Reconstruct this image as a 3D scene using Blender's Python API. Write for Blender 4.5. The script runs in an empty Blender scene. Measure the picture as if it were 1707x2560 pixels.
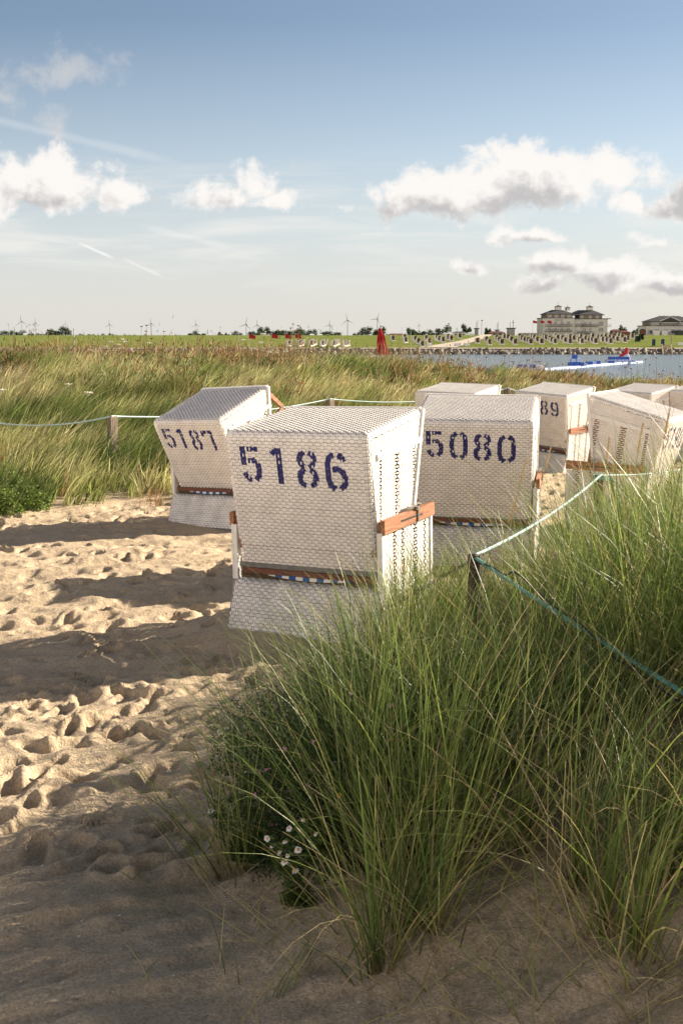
import bpy, math, random
import numpy as np
from mathutils import Vector, Matrix
random.seed(7); rng = np.random.default_rng(7)
R = math.radians
SC = bpy.context.scene
COL = SC.collection

# ------------------------------------------------------------------ camera
F, HOR, CZ = 2757.0, 849.0, 2.25          # focal length and horizon row (photo pixels), eye height
PITCH = math.atan((1280 - HOR) / F)
cd = bpy.data.cameras.new('camera'); cam = bpy.data.objects.new('camera', cd); COL.objects.link(cam)
cam.location = (0, 0, CZ); cam.rotation_euler = (R(90) - PITCH, 0, 0)
cd.sensor_fit = 'VERTICAL'; cd.sensor_height = 36; cd.lens = 36 * F / 2560
cd.clip_start = 0.05; cd.clip_end = 30000
SC.camera = cam

# ------------------------------------------------------------------ light, exposure
SUN_EL, SUN_AZ = R(22), R(27)              # azimuth measured from +x towards +y
sl = bpy.data.lights.new('sun', 'SUN'); sun = bpy.data.objects.new('sun', sl); COL.objects.link(sun)
sdir = Vector((math.cos(SUN_EL) * math.cos(SUN_AZ), math.cos(SUN_EL) * math.sin(SUN_AZ), math.sin(SUN_EL)))
sun.rotation_euler = (-sdir).to_track_quat('-Z', 'Y').to_euler(); sun.location = (8, 8, 12)
sl.energy = 5.0; sl.angle = R(0.5); sl.color = (1.0, 0.87, 0.69)
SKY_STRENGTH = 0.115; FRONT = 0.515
SC.view_settings.view_transform = 'Standard'; SC.view_settings.look = 'None'
SC.view_settings.exposure = 1.46; SC.view_settings.gamma = 1
SC.cycles.use_denoising = True
SC.cycles.max_bounces = 6; SC.cycles.diffuse_bounces = 3; SC.cycles.glossy_bounces = 2
SC.cycles.transmission_bounces = 3; SC.cycles.transparent_max_bounces = 6

# ------------------------------------------------------------------ pixel helpers (used once, at build time, to find real positions)
_c, _s = math.cos(PITCH), math.sin(PITCH)
def ray(px, py):
    x = (px - 853.5) / F; u = (1280 - py) / F
    return Vector((x, _c + u * _s, -_s + u * _c))
def at(px, py, Y):
    d = ray(px, py); return Vector((0, 0, CZ)) + d * (Y / d.y)

# ------------------------------------------------------------------ node helpers
class NT:
    def __init__(s, tree): s.t = tree; s.n = tree.nodes; s.l = tree.links
    def new(s, typ, **kw):
        n = s.n.new(typ)
        for k, v in kw.items():
            if hasattr(n, k): setattr(n, k, v)
        return n
    def put(s, sock, v):
        if isinstance(v, bpy.types.NodeSocket): s.l.new(v, sock)
        elif v is not None:
            if sock.type == 'RGBA' and len(v) == 3: v = (*v, 1)
            sock.default_value = v
    def math(s, op, a, b=None, c=None, clamp=False):
        n = s.new('ShaderNodeMath', operation=op); n.use_clamp = clamp
        s.put(n.inputs[0], a); s.put(n.inputs[1], b)
        if c is not None: s.put(n.inputs[2], c)
        return n.outputs[0]
    def mix(s, f, a, b, mode='MIX'):
        n = s.new('ShaderNodeMix', data_type='RGBA', blend_type=mode)
        s.put(n.inputs[0], f); s.put(n.inputs[6], a); s.put(n.inputs[7], b); return n.outputs[2]
    def ramp(s, f, pts):
        n = s.new('ShaderNodeValToRGB'); s.put(n.inputs[0], f); cr = n.color_ramp
        while len(cr.elements) < len(pts): cr.elements.new(0.5)
        for e, (p, c) in zip(cr.elements, pts): e.position = p; e.color = (*c, 1) if len(c) == 3 else c
        return n.outputs[0]
    def sstep(s, v, a, b, lo=0.0, hi=1.0):
        n = s.new('ShaderNodeMapRange', interpolation_type='SMOOTHSTEP')
        for i, x in enumerate((v, a, b, lo, hi)): s.put(n.inputs[i], x)
        return n.outputs[0]
    def noise(s, vec, scale, detail=4, rough=0.5, dist=0.0):
        n = s.new('ShaderNodeTexNoise'); s.put(n.inputs['Vector'], vec)
        n.inputs['Scale'].default_value = scale; n.inputs['Detail'].default_value = detail
        n.inputs['Roughness'].default_value = rough; n.inputs['Distortion'].default_value = dist
        return n.outputs[0]

# ------------------------------------------------------------------ world: sky with clouds placed by direction
world = bpy.data.worlds.new('World'); world.cycles.sampling_method = 'MANUAL'; world.cycles.sample_map_resolution = 256; SC.world = world; world.use_nodes = True
def build_world():
    w = NT(world.node_tree); w.n.clear()
    out = w.new('ShaderNodeOutputWorld'); bg = w.new('ShaderNodeBackground')
    bg.inputs[1].default_value = SKY_STRENGTH
    sky = w.new('ShaderNodeTexSky'); sky.sky_type = 'NISHITA'; sky.sun_disc = False
    sky.sun_elevation = SUN_EL; sky.sun_rotation = R(90) - SUN_AZ
    sky.air_density = 1.0; sky.dust_density = 0.6; sky.ozone_density = 2.2
    tc = w.new('ShaderNodeTexCoord'); sp = w.new('ShaderNodeSeparateXYZ'); w.l.new(tc.outputs['Generated'], sp.inputs[0])
    X, Y, Z = sp.outputs
    Ys = w.math('MAXIMUM', Y, 0.05)
    U = w.math('DIVIDE', X, Ys); V = w.math('DIVIDE', Z, Ys)
    cb = w.new('ShaderNodeCombineXYZ'); w.put(cb.inputs[0], U); w.put(cb.inputs[1], V); UV = cb.outputs[0]
    # warped coordinates
    nz = w.new('ShaderNodeTexNoise'); w.put(nz.inputs['Vector'], UV); nz.inputs['Scale'].default_value = 16
    nz.inputs['Detail'].default_value = 3
    sub = w.new('ShaderNodeVectorMath', operation='SUBTRACT'); w.l.new(nz.outputs[1], sub.inputs[0]); sub.inputs[1].default_value = (.5, .5, .5)
    scl = w.new('ShaderNodeVectorMath', operation='SCALE'); w.l.new(sub.outputs[0], scl.inputs[0]); scl.inputs['Scale'].default_value = 0.035
    add = w.new('ShaderNodeVectorMath', operation='ADD'); w.l.new(UV, add.inputs[0]); w.l.new(scl.outputs[0], add.inputs[1])
    sp2 = w.new('ShaderNodeSeparateXYZ'); w.l.new(add.outputs[0], sp2.inputs[0]); U2, V2 = sp2.outputs[0], sp2.outputs[1]
    K = 1.0887
    GROW = 1.14
    def uv(dx, dy):
        r = ray(dx * K, dy * K); return r.x / r.y, r.z / r.y
    def field(blobs, u=U2, v=V2):
        cur = None
        for (x, y, a, b, g) in blobs:
            cu, cv = uv(x, y); a = a * K / F * GROW; b = b * K / F * GROW
            du = w.math('MULTIPLY', w.math('SUBTRACT', u, cu), 1 / a)
            dv0 = w.math('SUBTRACT', v, cv)
            dv = w.math('ADD', w.math('MULTIPLY', w.math('MAXIMUM', dv0, 0.0), 1 / b), w.math('MULTIPLY', w.math('MINIMUM', dv0, 0.0), 1.5 / b))
            r = w.math('SQRT', w.math('MULTIPLY_ADD', du, du, w.math('MULTIPLY', dv, dv)))
            f = w.math('MULTIPLY_ADD', r, -g, g)
            cur = f if cur is None else w.math('MAXIMUM', cur, f)
        return cur
    big = [(985, 455, 150, 75, 1.0), (1130, 430, 130, 95, 1.1), (1250, 430, 150, 100, 1.15), (1380, 400, 125, 60, 1.0), (1455, 462, 70, 38, .8), (890, 480, 90, 24, .6),
           (80, 432, 205, 88, 1.15), (-60, 430, 150, 95, 1.1), (262, 445, 85, 52, .85), (505, 455, 105, 45, .9), (590, 420, 55, 58, .8), (640, 460, 60, 28, .8),
           (1575, 455, 80, 62, 1.2), (1205, 548, 85, 27, .85), (1085, 613, 55, 24, .8), (1290, 612, 95, 34, .85), (1255, 652, 85, 26, .75),
           (1410, 640, 130, 52, 1.0), (1550, 660, 95, 32, .9), (1500, 556, 48, 24, .7)]
    faint = [(155, 160, 120, 70, .75), (15, 205, 90, 80, .6), (135, 290, 45, 70, .5), (260, 135, 40, 30, .45), (670, 388, 30, 30, .5), (372, 455, 60, 26, .5),
             (610, 620, 38, 14, .7), (742, 645, 36, 14, .6), (668, 686, 38, 10, .55), (360, 718, 50, 12, .6), (1112, 716, 48, 24, .65), (1030, 706, 44, 13, .55),
             (880, 646, 50, 9, .5), (430, 680, 24, 8, .5), (1300, 690, 120, 14, .5), (1450, 700, 130, 12, .5), (180, 720, 60, 8, .4)]
    n1 = w.noise(UV, 34, 9, .62, .2)
    n1c = w.math('MULTIPLY', w.math('SUBTRACT', n1, .5), 2.3)
    fb = field(big); db = w.sstep(w.math('ADD', fb, n1c), .02, .56)
    ff = field(faint); dfn = w.sstep(w.math('ADD', ff, w.math('MULTIPLY', n1c, 1.0)), .1, .9, 0, .55)
    # emboss towards the sun (up and right) for the cloud relief
    off = w.new('ShaderNodeVectorMath', operation='ADD'); w.l.new(UV, off.inputs[0]); off.inputs[1].default_value = (.0075, .009, 0)
    n2 = w.noise(off.outputs[0], 34, 5, .58, .2)
    emb = w.math('SUBTRACT', n1, n2)
    low = [(960, 492, 130, 34, 1.0), (1190, 475, 125, 48, 1.2), (1090, 495, 110, 25, 1.0), (60, 470, 150, 30, .5), (500, 480, 90, 20, .5), (1585, 470, 90, 60, 1.6),
           (1205, 565, 80, 14, .8), (1070, 620, 40, 14, .9), (1260, 625, 70, 14, .9), (1240, 660, 70, 18, 1.0), (1370, 660, 95, 22, 1.0), (1545, 675, 90, 22, 1.2), (1300, 690, 120, 14, .8)]
    fl = field(low)
    grey = w.sstep(w.math('ADD', w.math('MULTIPLY', fl, 1.0), w.math('MULTIPLY', emb, -2.4)), -.3, .85)
    ccol = w.mix(grey, (6.15, 5.9, 5.65), (3.5, 3.35, 3.35))
    # sky colour: nishita graded, pale haze towards the horizon, deeper blue overhead
    s0 = sky.outputs[0]
    hz = w.sstep(V, -.02, .30)
    grade = w.ramp(hz, [(0, (.80, .73, .66)), (.28, (.88, .82, .77)), (.6, (.84, .81, .79)), (1, (.74, .70, .68))])
    s1 = w.mix(1.0, s0, grade, 'MULTIPLY')
    haze = w.ramp(w.math('MULTIPLY', V, 1 / .27, clamp=True), [(0, (.9, .9, .9)), (.3, (.72, .72, .72)), (.65, (.3, .3, .3)), (1, (.04, .04, .04))])
    band = w.noise(UV, 5, 4, .5); 
    hcol = w.mix(w.sstep(V, 0.0, .12), (4.75, 4.65, 4.45), (4.6, 4.8, 5.0))
    s2 = w.mix(haze, s1, hcol)
    # thin cirrus: stretched noise, tilted band and vapour trails
    mp = w.new('ShaderNodeMapping'); w.l.new(UV, mp.inputs[0]); mp.inputs['Scale'].default_value = (3, 26, 1); mp.inputs['Rotation'].default_value = (0, 0, R(5))
    ci = w.noise(mp.outputs[0], 1.6, 6, .6, .6)
    cm = w.math('MULTIPLY', w.sstep(ci, .44, .76), w.math('MULTIPLY', w.sstep(V, .02, .09), w.sstep(V, .17, .11)), clamp=True)
    s2 = w.mix(w.math('MULTIPLY', cm, .85), s2, (5.6, 5.5, 5.2))
    def trail(x0, y0, x1, y1, wd, amt):
        nonlocal s2
        (a0, b0), (a1, b1) = uv(x0, y0), uv(x1, y1)
        L = math.hypot(a1 - a0, b1 - b0); ca, sa = (a1 - a0) / L, (b1 - b0) / L
        du = w.math('SUBTRACT', U, a0); dv = w.math('SUBTRACT', V, b0)
        s_ = w.math('ADD', w.math('MULTIPLY', du, ca), w.math('MULTIPLY', dv, sa))
        c_ = w.math('ABSOLUTE', w.math('SUBTRACT', w.math('MULTIPLY', dv, ca), w.math('MULTIPLY', du, sa)))
        c_ = w.math('ADD', c_, w.math('MULTIPLY', w.math('SUBTRACT', n1, .5), wd * K / F * 1.2))
        m = w.math('MULTIPLY', w.sstep(c_, wd * K / F, 0), w.math('MULTIPLY', w.sstep(s_, -.004, .012), w.sstep(s_, L, L * .7)))
        s2 = w.mix(w.math('MULTIPLY', m, amt), s2, (6.2, 6.1, 5.8))
    trail(-60, 262, 450, 385, 14, .18); trail(178, 556, 270, 597, 5, .75); trail(285, 595, 385, 640, 5, .45); trail(330, 520, 560, 575, 12, .25)
    s3 = w.mix(dfn, s2, (4.6, 4.4, 4.25))
    s4 = w.mix(w.math('MULTIPLY', db, .95), s3, ccol)
    # rest of the dome: unseen bright bank added low behind the viewer for fill
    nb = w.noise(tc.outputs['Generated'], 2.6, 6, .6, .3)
    fill_bank = w.math('MULTIPLY', w.sstep(Z, .42, .12), w.sstep(Y, .1, -.35))
    cov = w.sstep(w.math('ADD', nb, w.math('MULTIPLY', fill_bank, .30)), .44, .62)
    rest = w.mix(w.math('MULTIPLY', cov, .92), w.mix(1.0, s0, (.46, .42, .38), 'MULTIPLY'), w.mix(fill_bank, (1.0, .9, .82), (10.8, 9.1, 7.7)))
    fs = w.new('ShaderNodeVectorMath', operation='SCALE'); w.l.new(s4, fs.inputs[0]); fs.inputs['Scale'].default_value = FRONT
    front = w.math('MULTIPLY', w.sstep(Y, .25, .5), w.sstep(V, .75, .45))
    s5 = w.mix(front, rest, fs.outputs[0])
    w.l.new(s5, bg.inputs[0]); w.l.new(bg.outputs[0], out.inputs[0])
build_world()

# ------------------------------------------------------------------ scene helpers
def tag(o, label=None, cat=None, group=None, kind=None):
    if label: o['label'] = label
    if cat: o['category'] = cat
    if group: o['group'] = group
    if kind: o['kind'] = kind
    return o
def link(o, parent=None):
    COL.objects.link(o)
    if parent: o.parent = parent
    return o
def empty(name, loc=(0, 0, 0), rz=0.0, label=None, cat=None, group=None):
    o = bpy.data.objects.new(name, None); o.empty_display_size = .2; link(o)
    o.location = loc; o.rotation_euler = (0, 0, rz); return tag(o, label, cat, group)
def np_mesh(name, V, Q, mats, parent=None, mi=None, cols=None, smooth=False, T=None):
    """verts (n,3), quads (m,4) -> object"""
    me = bpy.data.meshes.new(name)
    V = np.asarray(V, np.float32); Q = np.asarray(Q, np.int32)
    me.vertices.add(len(V)); me.vertices.foreach_set('co', V.ravel())
    k = Q.shape[1]
    me.loops.add(Q.size); me.loops.foreach_set('vertex_index', Q.ravel())
    me.polygons.add(len(Q)); me.polygons.foreach_set('loop_start', np.arange(0, Q.size, k, dtype=np.int32))
    me.polygons.foreach_set('loop_total', np.full(len(Q), k, np.int32))
    if mi is not None: me.polygons.foreach_set('material_index', np.asarray(mi, np.int32))
    if smooth: me.polygons.foreach_set('use_smooth', np.ones(len(Q), bool))
    for m in (mats if isinstance(mats, (list, tuple)) else [mats]): me.materials.append(m)
    if cols is not None:
        a = me.color_attributes.new('tint', 'FLOAT_COLOR', 'POINT'); a.data.foreach_set('color', np.asarray(cols, np.float32).ravel())
    me.update(calc_edges=True)
    return link(bpy.data.objects.new(name, me), parent)
class MB:
    """collects boxes, tubes and faces, then builds ONE mesh"""
    def __init__(s): s.v = []; s.f = []; s.m = []
    def face(s, pts, m=0):
        b = len(s.v); s.v += [tuple(p) for p in pts]; s.f.append(tuple(range(b, b + len(pts)))); s.m.append(m); return s
    def box(s, x0, x1, y0, y1, z0, z1, m=0, M=None):
        P = [Vector(p) for p in ((x0, y0, z0), (x1, y0, z0), (x1, y1, z0), (x0, y1, z0), (x0, y0, z1), (x1, y0, z1), (x1, y1, z1), (x0, y1, z1))]
        if M is not None: P = [M @ p for p in P]
        b = len(s.v); s.v += [tuple(p) for p in P]
        for f in ((0, 3, 2, 1), (4, 5, 6, 7), (0, 1, 5, 4), (1, 2, 6, 5), (2, 3, 7, 6), (3, 0, 4, 7)): s.f.append(tuple(b + i for i in f)); s.m.append(m)
        return s
    def bar(s, a, b, w, h, m=0):
        """box beam from a to b"""
        a, b = Vector(a), Vector(b); d = (b - a); L = d.length; q = d.to_track_quat('Y', 'Z').to_matrix().to_4x4(); q.translation = a
        return s.box(-w / 2, w / 2, 0, L, -h / 2, h / 2, m, q)
    def tube(s, pts, r, n=6, m=0, cap=True):
        pts = [Vector(p) for p in pts]; rs = r if isinstance(r, (list, tuple)) else [r] * len(pts)
        b = len(s.v)
        for i, p in enumerate(pts):
            t = (pts[min(i + 1, len(pts) - 1)] - pts[max(i - 1, 0)]).normalized()
            u = t.cross(Vector((0, 0, 1))) if abs(t.z) < .95 else t.cross(Vector((0, 1, 0)))
            u.normalize(); v = t.cross(u)
            for k in range(n):
                a = 2 * math.pi * k / n; s.v.append(tuple(p + (u * math.cos(a) + v * math.sin(a)) * rs[i]))
        for i in range(len(pts) - 1):
            for k in range(n):
                k2 = (k + 1) % n; s.f.append((b + i * n + k, b + i * n + k2, b + (i + 1) * n + k2, b + (i + 1) * n + k)); s.m.append(m)
        if cap:
            s.f.append(tuple(b + k for k in range(n))); s.m.append(m)
            e = b + (len(pts) - 1) * n; s.f.append(tuple(e + k for k in reversed(range(n)))); s.m.append(m)
        return s
    def build(s, name, mats, parent=None, smooth=False, bevel=0):
        me = bpy.data.meshes.new(name); me.from_pydata(s.v, [], s.f)
        for m in (mats if isinstance(mats, (list, tuple)) else [mats]): me.materials.append(m)
        me.polygons.foreach_set('material_index', s.m)
        if smooth: me.polygons.foreach_set('use_smooth', [True] * len(me.polygons))
        me.update(); o = link(bpy.data.objects.new(name, me), parent)
        if bevel:
            md = o.modifiers.new('bevel', 'BEVEL'); md.width = bevel; md.segments = 2
        return o
def copy_tree(o, parent=None):
    c = o.copy(); COL.objects.link(c); c.parent = parent
    for ch in list(o.children): copy_tree(ch, c)
    return c

# ------------------------------------------------------------------ materials
def mat(name, col, rough=.7, noise=None, bump=0, bscale=50, metallic=0, spec=.3, amt=.25, coord='Object', trans=0):
    m = bpy.data.materials.new(name); m.use_nodes = True; t = NT(m.node_tree); p = t.n['Principled BSDF']
    p.inputs['Roughness'].default_value = rough; p.inputs['Metallic'].default_value = metallic
    p.inputs['Specular IOR Level'].default_value = spec
    tc = t.new('ShaderNodeTexCoord'); vec = tc.outputs[coord]
    if noise:
        n = t.noise(vec, noise, 5, .6)
        c = t.mix(t.sstep(n, .3, .7), tuple(x * (1 - amt) for x in col), tuple(min(1, x * (1 + amt * .6)) for x in col))
        t.put(p.inputs['Base Color'], c)
    else: t.put(p.inputs['Base Color'], col)
    if bump:
        n = t.noise(vec, bscale, 4, .6); b = t.new('ShaderNodeBump'); b.inputs['Strength'].default_value = bump
        b.inputs['Distance'].default_value = .01
        t.l.new(n, b.inputs['Height']); t.l.new(b.outputs[0], p.inputs['Normal'])
    return m
def wood_mat(name, c1, c2, scale=(60, 4, 60), rough=.55):
    m = bpy.data.materials.new(name); m.use_nodes = True; t = NT(m.node_tree); p = t.n['Principled BSDF']
    tc = t.new('ShaderNodeTexCoord'); mp = t.new('ShaderNodeMapping'); t.l.new(tc.outputs['Object'], mp.inputs[0]); mp.inputs['Scale'].default_value = scale
    n = t.noise(mp.outputs[0], 1, 6, .65, .6)
    t.put(p.inputs['Base Color'], t.mix(t.sstep(n, .35, .68), c1, c2)); p.inputs['Roughness'].default_value = rough
    b = t.new('ShaderNodeBump'); b.inputs['Strength'].default_value = .35; b.inputs['Distance'].default_value = .004
    t.l.new(n, b.inputs['Height']); t.l.new(b.outputs[0], p.inputs['Normal'])
    return m
def blade_mat(name, stops, rough=.5, trans=.38, foot_=0.0, vr=.9):
    """leaf material: tint.r picks the colour, tint.g varies brightness"""
    m = bpy.data.materials.new(name); m.use_nodes = True; t = NT(m.node_tree); p = t.n['Principled BSDF']; out = t.n['Material Output']
    a = t.new('ShaderNodeAttribute', attribute_name='tint'); sp = t.new('ShaderNodeSeparateColor'); t.l.new(a.outputs['Color'], sp.inputs[0])
    c = t.ramp(sp.outputs[0], stops)
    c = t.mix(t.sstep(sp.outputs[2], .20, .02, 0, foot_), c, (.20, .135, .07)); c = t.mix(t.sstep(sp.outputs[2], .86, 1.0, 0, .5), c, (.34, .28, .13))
    v = t.math('MULTIPLY_ADD', sp.outputs[1], vr, 1.0 - vr * .5)
    cc = t.new('ShaderNodeVectorMath', operation='SCALE'); t.l.new(c, cc.inputs[0]); t.l.new(v, cc.inputs['Scale'])
    t.l.new(cc.outputs[0], p.inputs['Base Color']); p.inputs['Roughness'].default_value = rough; p.inputs['Specular IOR Level'].default_value = .35
    tr = t.new('ShaderNodeBsdfTranslucent'); t.l.new(cc.outputs[0], tr.inputs[0])
    mx = t.new('ShaderNodeMixShader'); mx.inputs[0].default_value = trans
    t.l.new(p.outputs[0], mx.inputs[1]); t.l.new(tr.outputs[0], mx.inputs[2]); t.l.new(mx.outputs[0], out.inputs[0])
    return m
WICKER = mat('white_wicker', (.80, .76, .72), .42, noise=7, amt=.10, spec=.4)
WICKER_OLD = mat('lower_wicker', (.76, .74, .72), .48, noise=6, amt=.20, spec=.35)
PAINT = mat('navy_paint', (.025, .028, .15), .5, noise=60, amt=.35)
TRIM = mat('white_trim', (.80, .78, .74), .4, noise=8, amt=.08)
LINING = mat('lining_cloth', (.09, .065, .045), .9, noise=20)
WOOD = wood_mat('teak', (.22, .075, .03), (.44, .19, .09))
WOOD_DARK = wood_mat('dark_teak', (.07, .02, .01), (.19, .06, .028))
GREY_EDGE = mat('grey_edging', (.17, .17, .16), .7, noise=20)
BLUE_CLOTH = mat('blue_cloth', (.02, .11, .36), .85); WHITE_CLOTH = mat('white_cloth', (.75, .73, .70), .85)
METAL = mat('dull_metal', (.42, .41, .39), .35, metallic=.9)
ROPE_TEAL = mat('teal_rope', (.20, .46, .40), .8, noise=90, amt=.4, bump=.8, bscale=180)
ROPE_PALE = mat('pale_rope', (.50, .66, .64), .8, noise=90, amt=.3)
BLACK_CORD = mat('black_cord', (.012, .012, .014), .6)
POST_WOOD = wood_mat('weathered_wood', (.10, .075, .055), (.30, .24, .185), (40, 40, 3), .85)
POST_DARK = wood_mat('dark_weathered_wood', (.035, .026, .02), (.13, .10, .075), (40, 40, 3), .9)
BARK = mat('bark', (.09, .07, .05), .9, noise=6)

# ------------------------------------------------------------------ terrain
def hash2(ix, iy, s):
    a = (ix.astype(np.int64) * 374761393 + iy.astype(np.int64) * 668265263 + s * 2147483647) & 0xffffffff
    a = ((a ^ (a >> 13)) * 1274126177) & 0xffffffff
    return ((a ^ (a >> 16)) & 0xffff) / 65535.0
def vn(x, y, s=0):
    x = np.asarray(x, float); y = np.asarray(y, float)
    ix = np.floor(x); iy = np.floor(y); fx = x - ix; fy = y - iy
    fx = fx * fx * fx * (fx * (fx * 6 - 15) + 10); fy = fy * fy * fy * (fy * (fy * 6 - 15) + 10)
    a, b, c, d = hash2(ix, iy, s), hash2(ix + 1, iy, s), hash2(ix, iy + 1, s), hash2(ix + 1, iy + 1, s)
    return (a * (1 - fx) + b * fx) * (1 - fy) + (c * (1 - fx) + d * fx) * fy
def fbm(x, y, s=0, o=4):
    r = 0; a = 1; t = 0
    for i in range(o): r = r + a * vn(x * 2 ** i + i * 13.1, y * 2 ** i - i * 7.7, s + i); t += a; a *= .5
    return r / t
def ss(x, a=0.0, b=1.0):
    t = np.clip((np.asarray(x, float) - a) / (b - a), 0, 1); return t * t * (3 - 2 * t)
def foot(y):       # left foot of the near dune
    return np.interp(y, [0, 1.6, 2.6, 3.3, 4.2, 4.9, 5.3, 5.8, 6.4, 7.0, 7.8, 8.6, 9.8, 11.5, 13], [.9, .45, .02, -.20, -.42, -.34, -.06, .30, .62, .98, 1.5, 1.9, 2.4, 3.2, 4.5])
def field_edge(x): # where sand gives way to the far dune grass
    return np.interp(x, [-30, -5, -3.6, -2.6, -1.6, 0, 2, 5, 9, 30], [12.5, 13.3, 14.6, 15.6, 16.2, 17.5, 21.5, 25.5, 27.5, 29])
def h_smooth(x, y):
    x = np.asarray(x, float); y = np.asarray(y, float)
    z = .10 - .016 * (y - 8) * ss(y, 6, 9) - .018 * np.maximum(x, 0) * ss(y, 9, 14)
    z = np.where(y > 24, np.maximum(z, -.45), z)
    z = z + .46 * ss(-y, -5.6, -.6)
    d = x - foot(y)
    z = z + .90 * ss(d, -.35, 3.0) * ss(-y, -12.5, -6.0)
    z = z + .05 * ss(d, -.3, .35) * ss(-y, -12, -8)
    fe = field_edge(x)
    crest = np.interp(x, [-30, 0, 3, 6, 10, 20], [1.24, 1.20, 1.04, .80, .47, .3])
    z = z + (crest + .35) * ss(y, fe - 1.2, fe + 17) + .14 * ss(y, fe - 1.0, fe + .8)
    z = z - 5.5 * ss(y, 43, 62)
    z = z + (fbm(x * .55, y * .55, 3, 3) - .5) * (.10 + .35 * ss(y, fe, fe + 6))
    return z
# dents left by feet: (x, y, length, width, angle, depth)
fr = random.Random(21); PRINTS = []
for i in range(1500):
    y = fr.uniform(3.9, 19.0); x = fr.uniform(-.36 * y - .6, min(.36 * y, foot(y) + .1) if y < 10 else .34 * y)
    if y > float(field_edge(x)) - .3: continue
    if y < 5.0 and fr.random() < .45: continue
    PRINTS.append((x, y, fr.uniform(.06, .14), fr.uniform(.035, .065), fr.gauss(.9, .55), fr.uniform(.018, .05) * (1.6 if fr.random() < .25 else .85)))
PR = np.array(PRINTS)
def detail(x, y):
    """small relief of the sand"""
    fe = field_edge(x); bare = ss(fe - y, -.3, 1.0)
    near = ss(-y, -5.6, -3.9)
    amp = (1 - near) * .048 + near * .03
    ca, sa = math.cos(.5), math.sin(.5)
    xr = x * ca + y * sa; yr = -x * sa + y * ca
    r = (fbm(xr * 2.0, yr * 4.2, 11, 3) - .5) * amp * 2.0
    rid = 1 - np.abs(2 * fbm(xr * 2.6, yr * 5.5, 17, 2) - 1)
    r = r + (rid - .75) * amp * .75
    r = r + (fbm(x * 13, y * 13, 23, 3) - .5) * (.02 + .022 * ss(y, 12, 14))
    cl = ss(fbm(x * 1.4, y * 1.4, 41, 2), .45, .7) * ss(y, 12, 13.5)
    r = r + cl * (np.abs(fbm(x * 7, y * 7, 29, 3) - .5)) * -.22
    r = r + near * ((fbm(xr * 1.5, yr * 8, 31, 3) - .5) * .085 + (fbm(x * 9, y * 11, 37, 3) - .5) * .022)
    return r * (.3 + .7 * bare)
def stamp(x, y, z):
    """press the footprints into the flattened grid arrays"""
    order = np.argsort(y); ys = y[order]
    for (px, py, L, W, a, dp) in PR:
        i0, i1 = np.searchsorted(ys, [py - .45, py + .45]); idx = order[i0:i1]
        dx = x[idx] - px; m = np.abs(dx) < .45; idx = idx[m]; dx = dx[m]; dy = y[idx] - py
        u = (dx * math.cos(a) + dy * math.sin(a)) / L; v = (-dx * math.sin(a) + dy * math.cos(a)) / W
        wob = 1 + .35 * (vn(x[idx] * 9, y[idx] * 9, 5) - .5)
        q = np.sqrt(u * u + v * v) * wob
        z[idx] += -dp * (1 - ss(q, .5, 1.05)) + dp * .26 * np.exp(-((q - 1.32) / .22) ** 2) * (1 + .8 * np.sin(np.arctan2(v, u) + a))
    return z
rows = [-1.3]
while rows[-1] < 70: rows.append(rows[-1] + max((rows[-1] + 1.5) * (.0027 if rows[-1] > 1.6 else .012), .01))
rows = np.array(rows)
tc_ = np.concatenate([np.linspace(-1.5, -.46, 40, endpoint=False), np.linspace(-.46, .46, 440, endpoint=False), np.linspace(.46, 1.5, 40)])
GX = tc_[None, :] * (rows[:, None] + 1.5); GY = np.repeat(rows[:, None], len(tc_), 1)
HS = h_smooth(GX, GY)
vis = np.abs(GX) < .5 * (GY + 2)
zf = (HS + detail(GX, GY)).ravel()
zf = stamp(GX.ravel(), GY.ravel(), zf)
GZ = zf.reshape(GX.shape)
CHAIR_SPOTS = [(-.069, 8.114, .116), (-1.37, 13.59, -.017), (1.356, 11.0, .044), (3.985, 20.92, -.216), (1.976, 18.95, -.124), (6.524, 24.03, -.341), (7.75, 23.6, -.30), (3.31, 12.86, -.02)]
for (qx, qy, qz) in CHAIR_SPOTS:    # sand levelled where a chair stands
    w_ = 1 - ss(np.hypot(GX - qx, GY - qy), .72, 1.25); GZ = GZ * (1 - w_) + (qz + .035 + .25 * (GZ - HS)) * w_
def ground_z(x, y):
    """height of the finished sheet (bilinear on the fan grid)"""
    x = np.atleast_1d(np.asarray(x, float)); y = np.atleast_1d(np.asarray(y, float))
    j = np.clip(np.searchsorted(rows, y) - 1, 0, len(rows) - 2); fy = np.clip((y - rows[j]) / (rows[j + 1] - rows[j]), 0, 1)
    t = x / (y + 1.5); i = np.clip(np.searchsorted(tc_, t) - 1, 0, len(tc_) - 2); fx = np.clip((t - tc_[i]) / (tc_[i + 1] - tc_[i]), 0, 1)
    return (GZ[j, i] * (1 - fx) + GZ[j, i + 1] * fx) * (1 - fy) + (GZ[j + 1, i] * (1 - fx) + GZ[j + 1, i + 1] * fx) * fy
def gz(x, y): return float(ground_z(x, y)[0])
def hit(px, py):
    """where the line of sight through a photo pixel meets the ground"""
    Y = 1.6
    while Y < 60:
        P = at(px, py, Y)
        if P.z < gz(P.x, P.y): return Vector((P.x, P.y, gz(P.x, P.y)))
        Y += .02 + Y * .003
    return at(px, py, 40)

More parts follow.
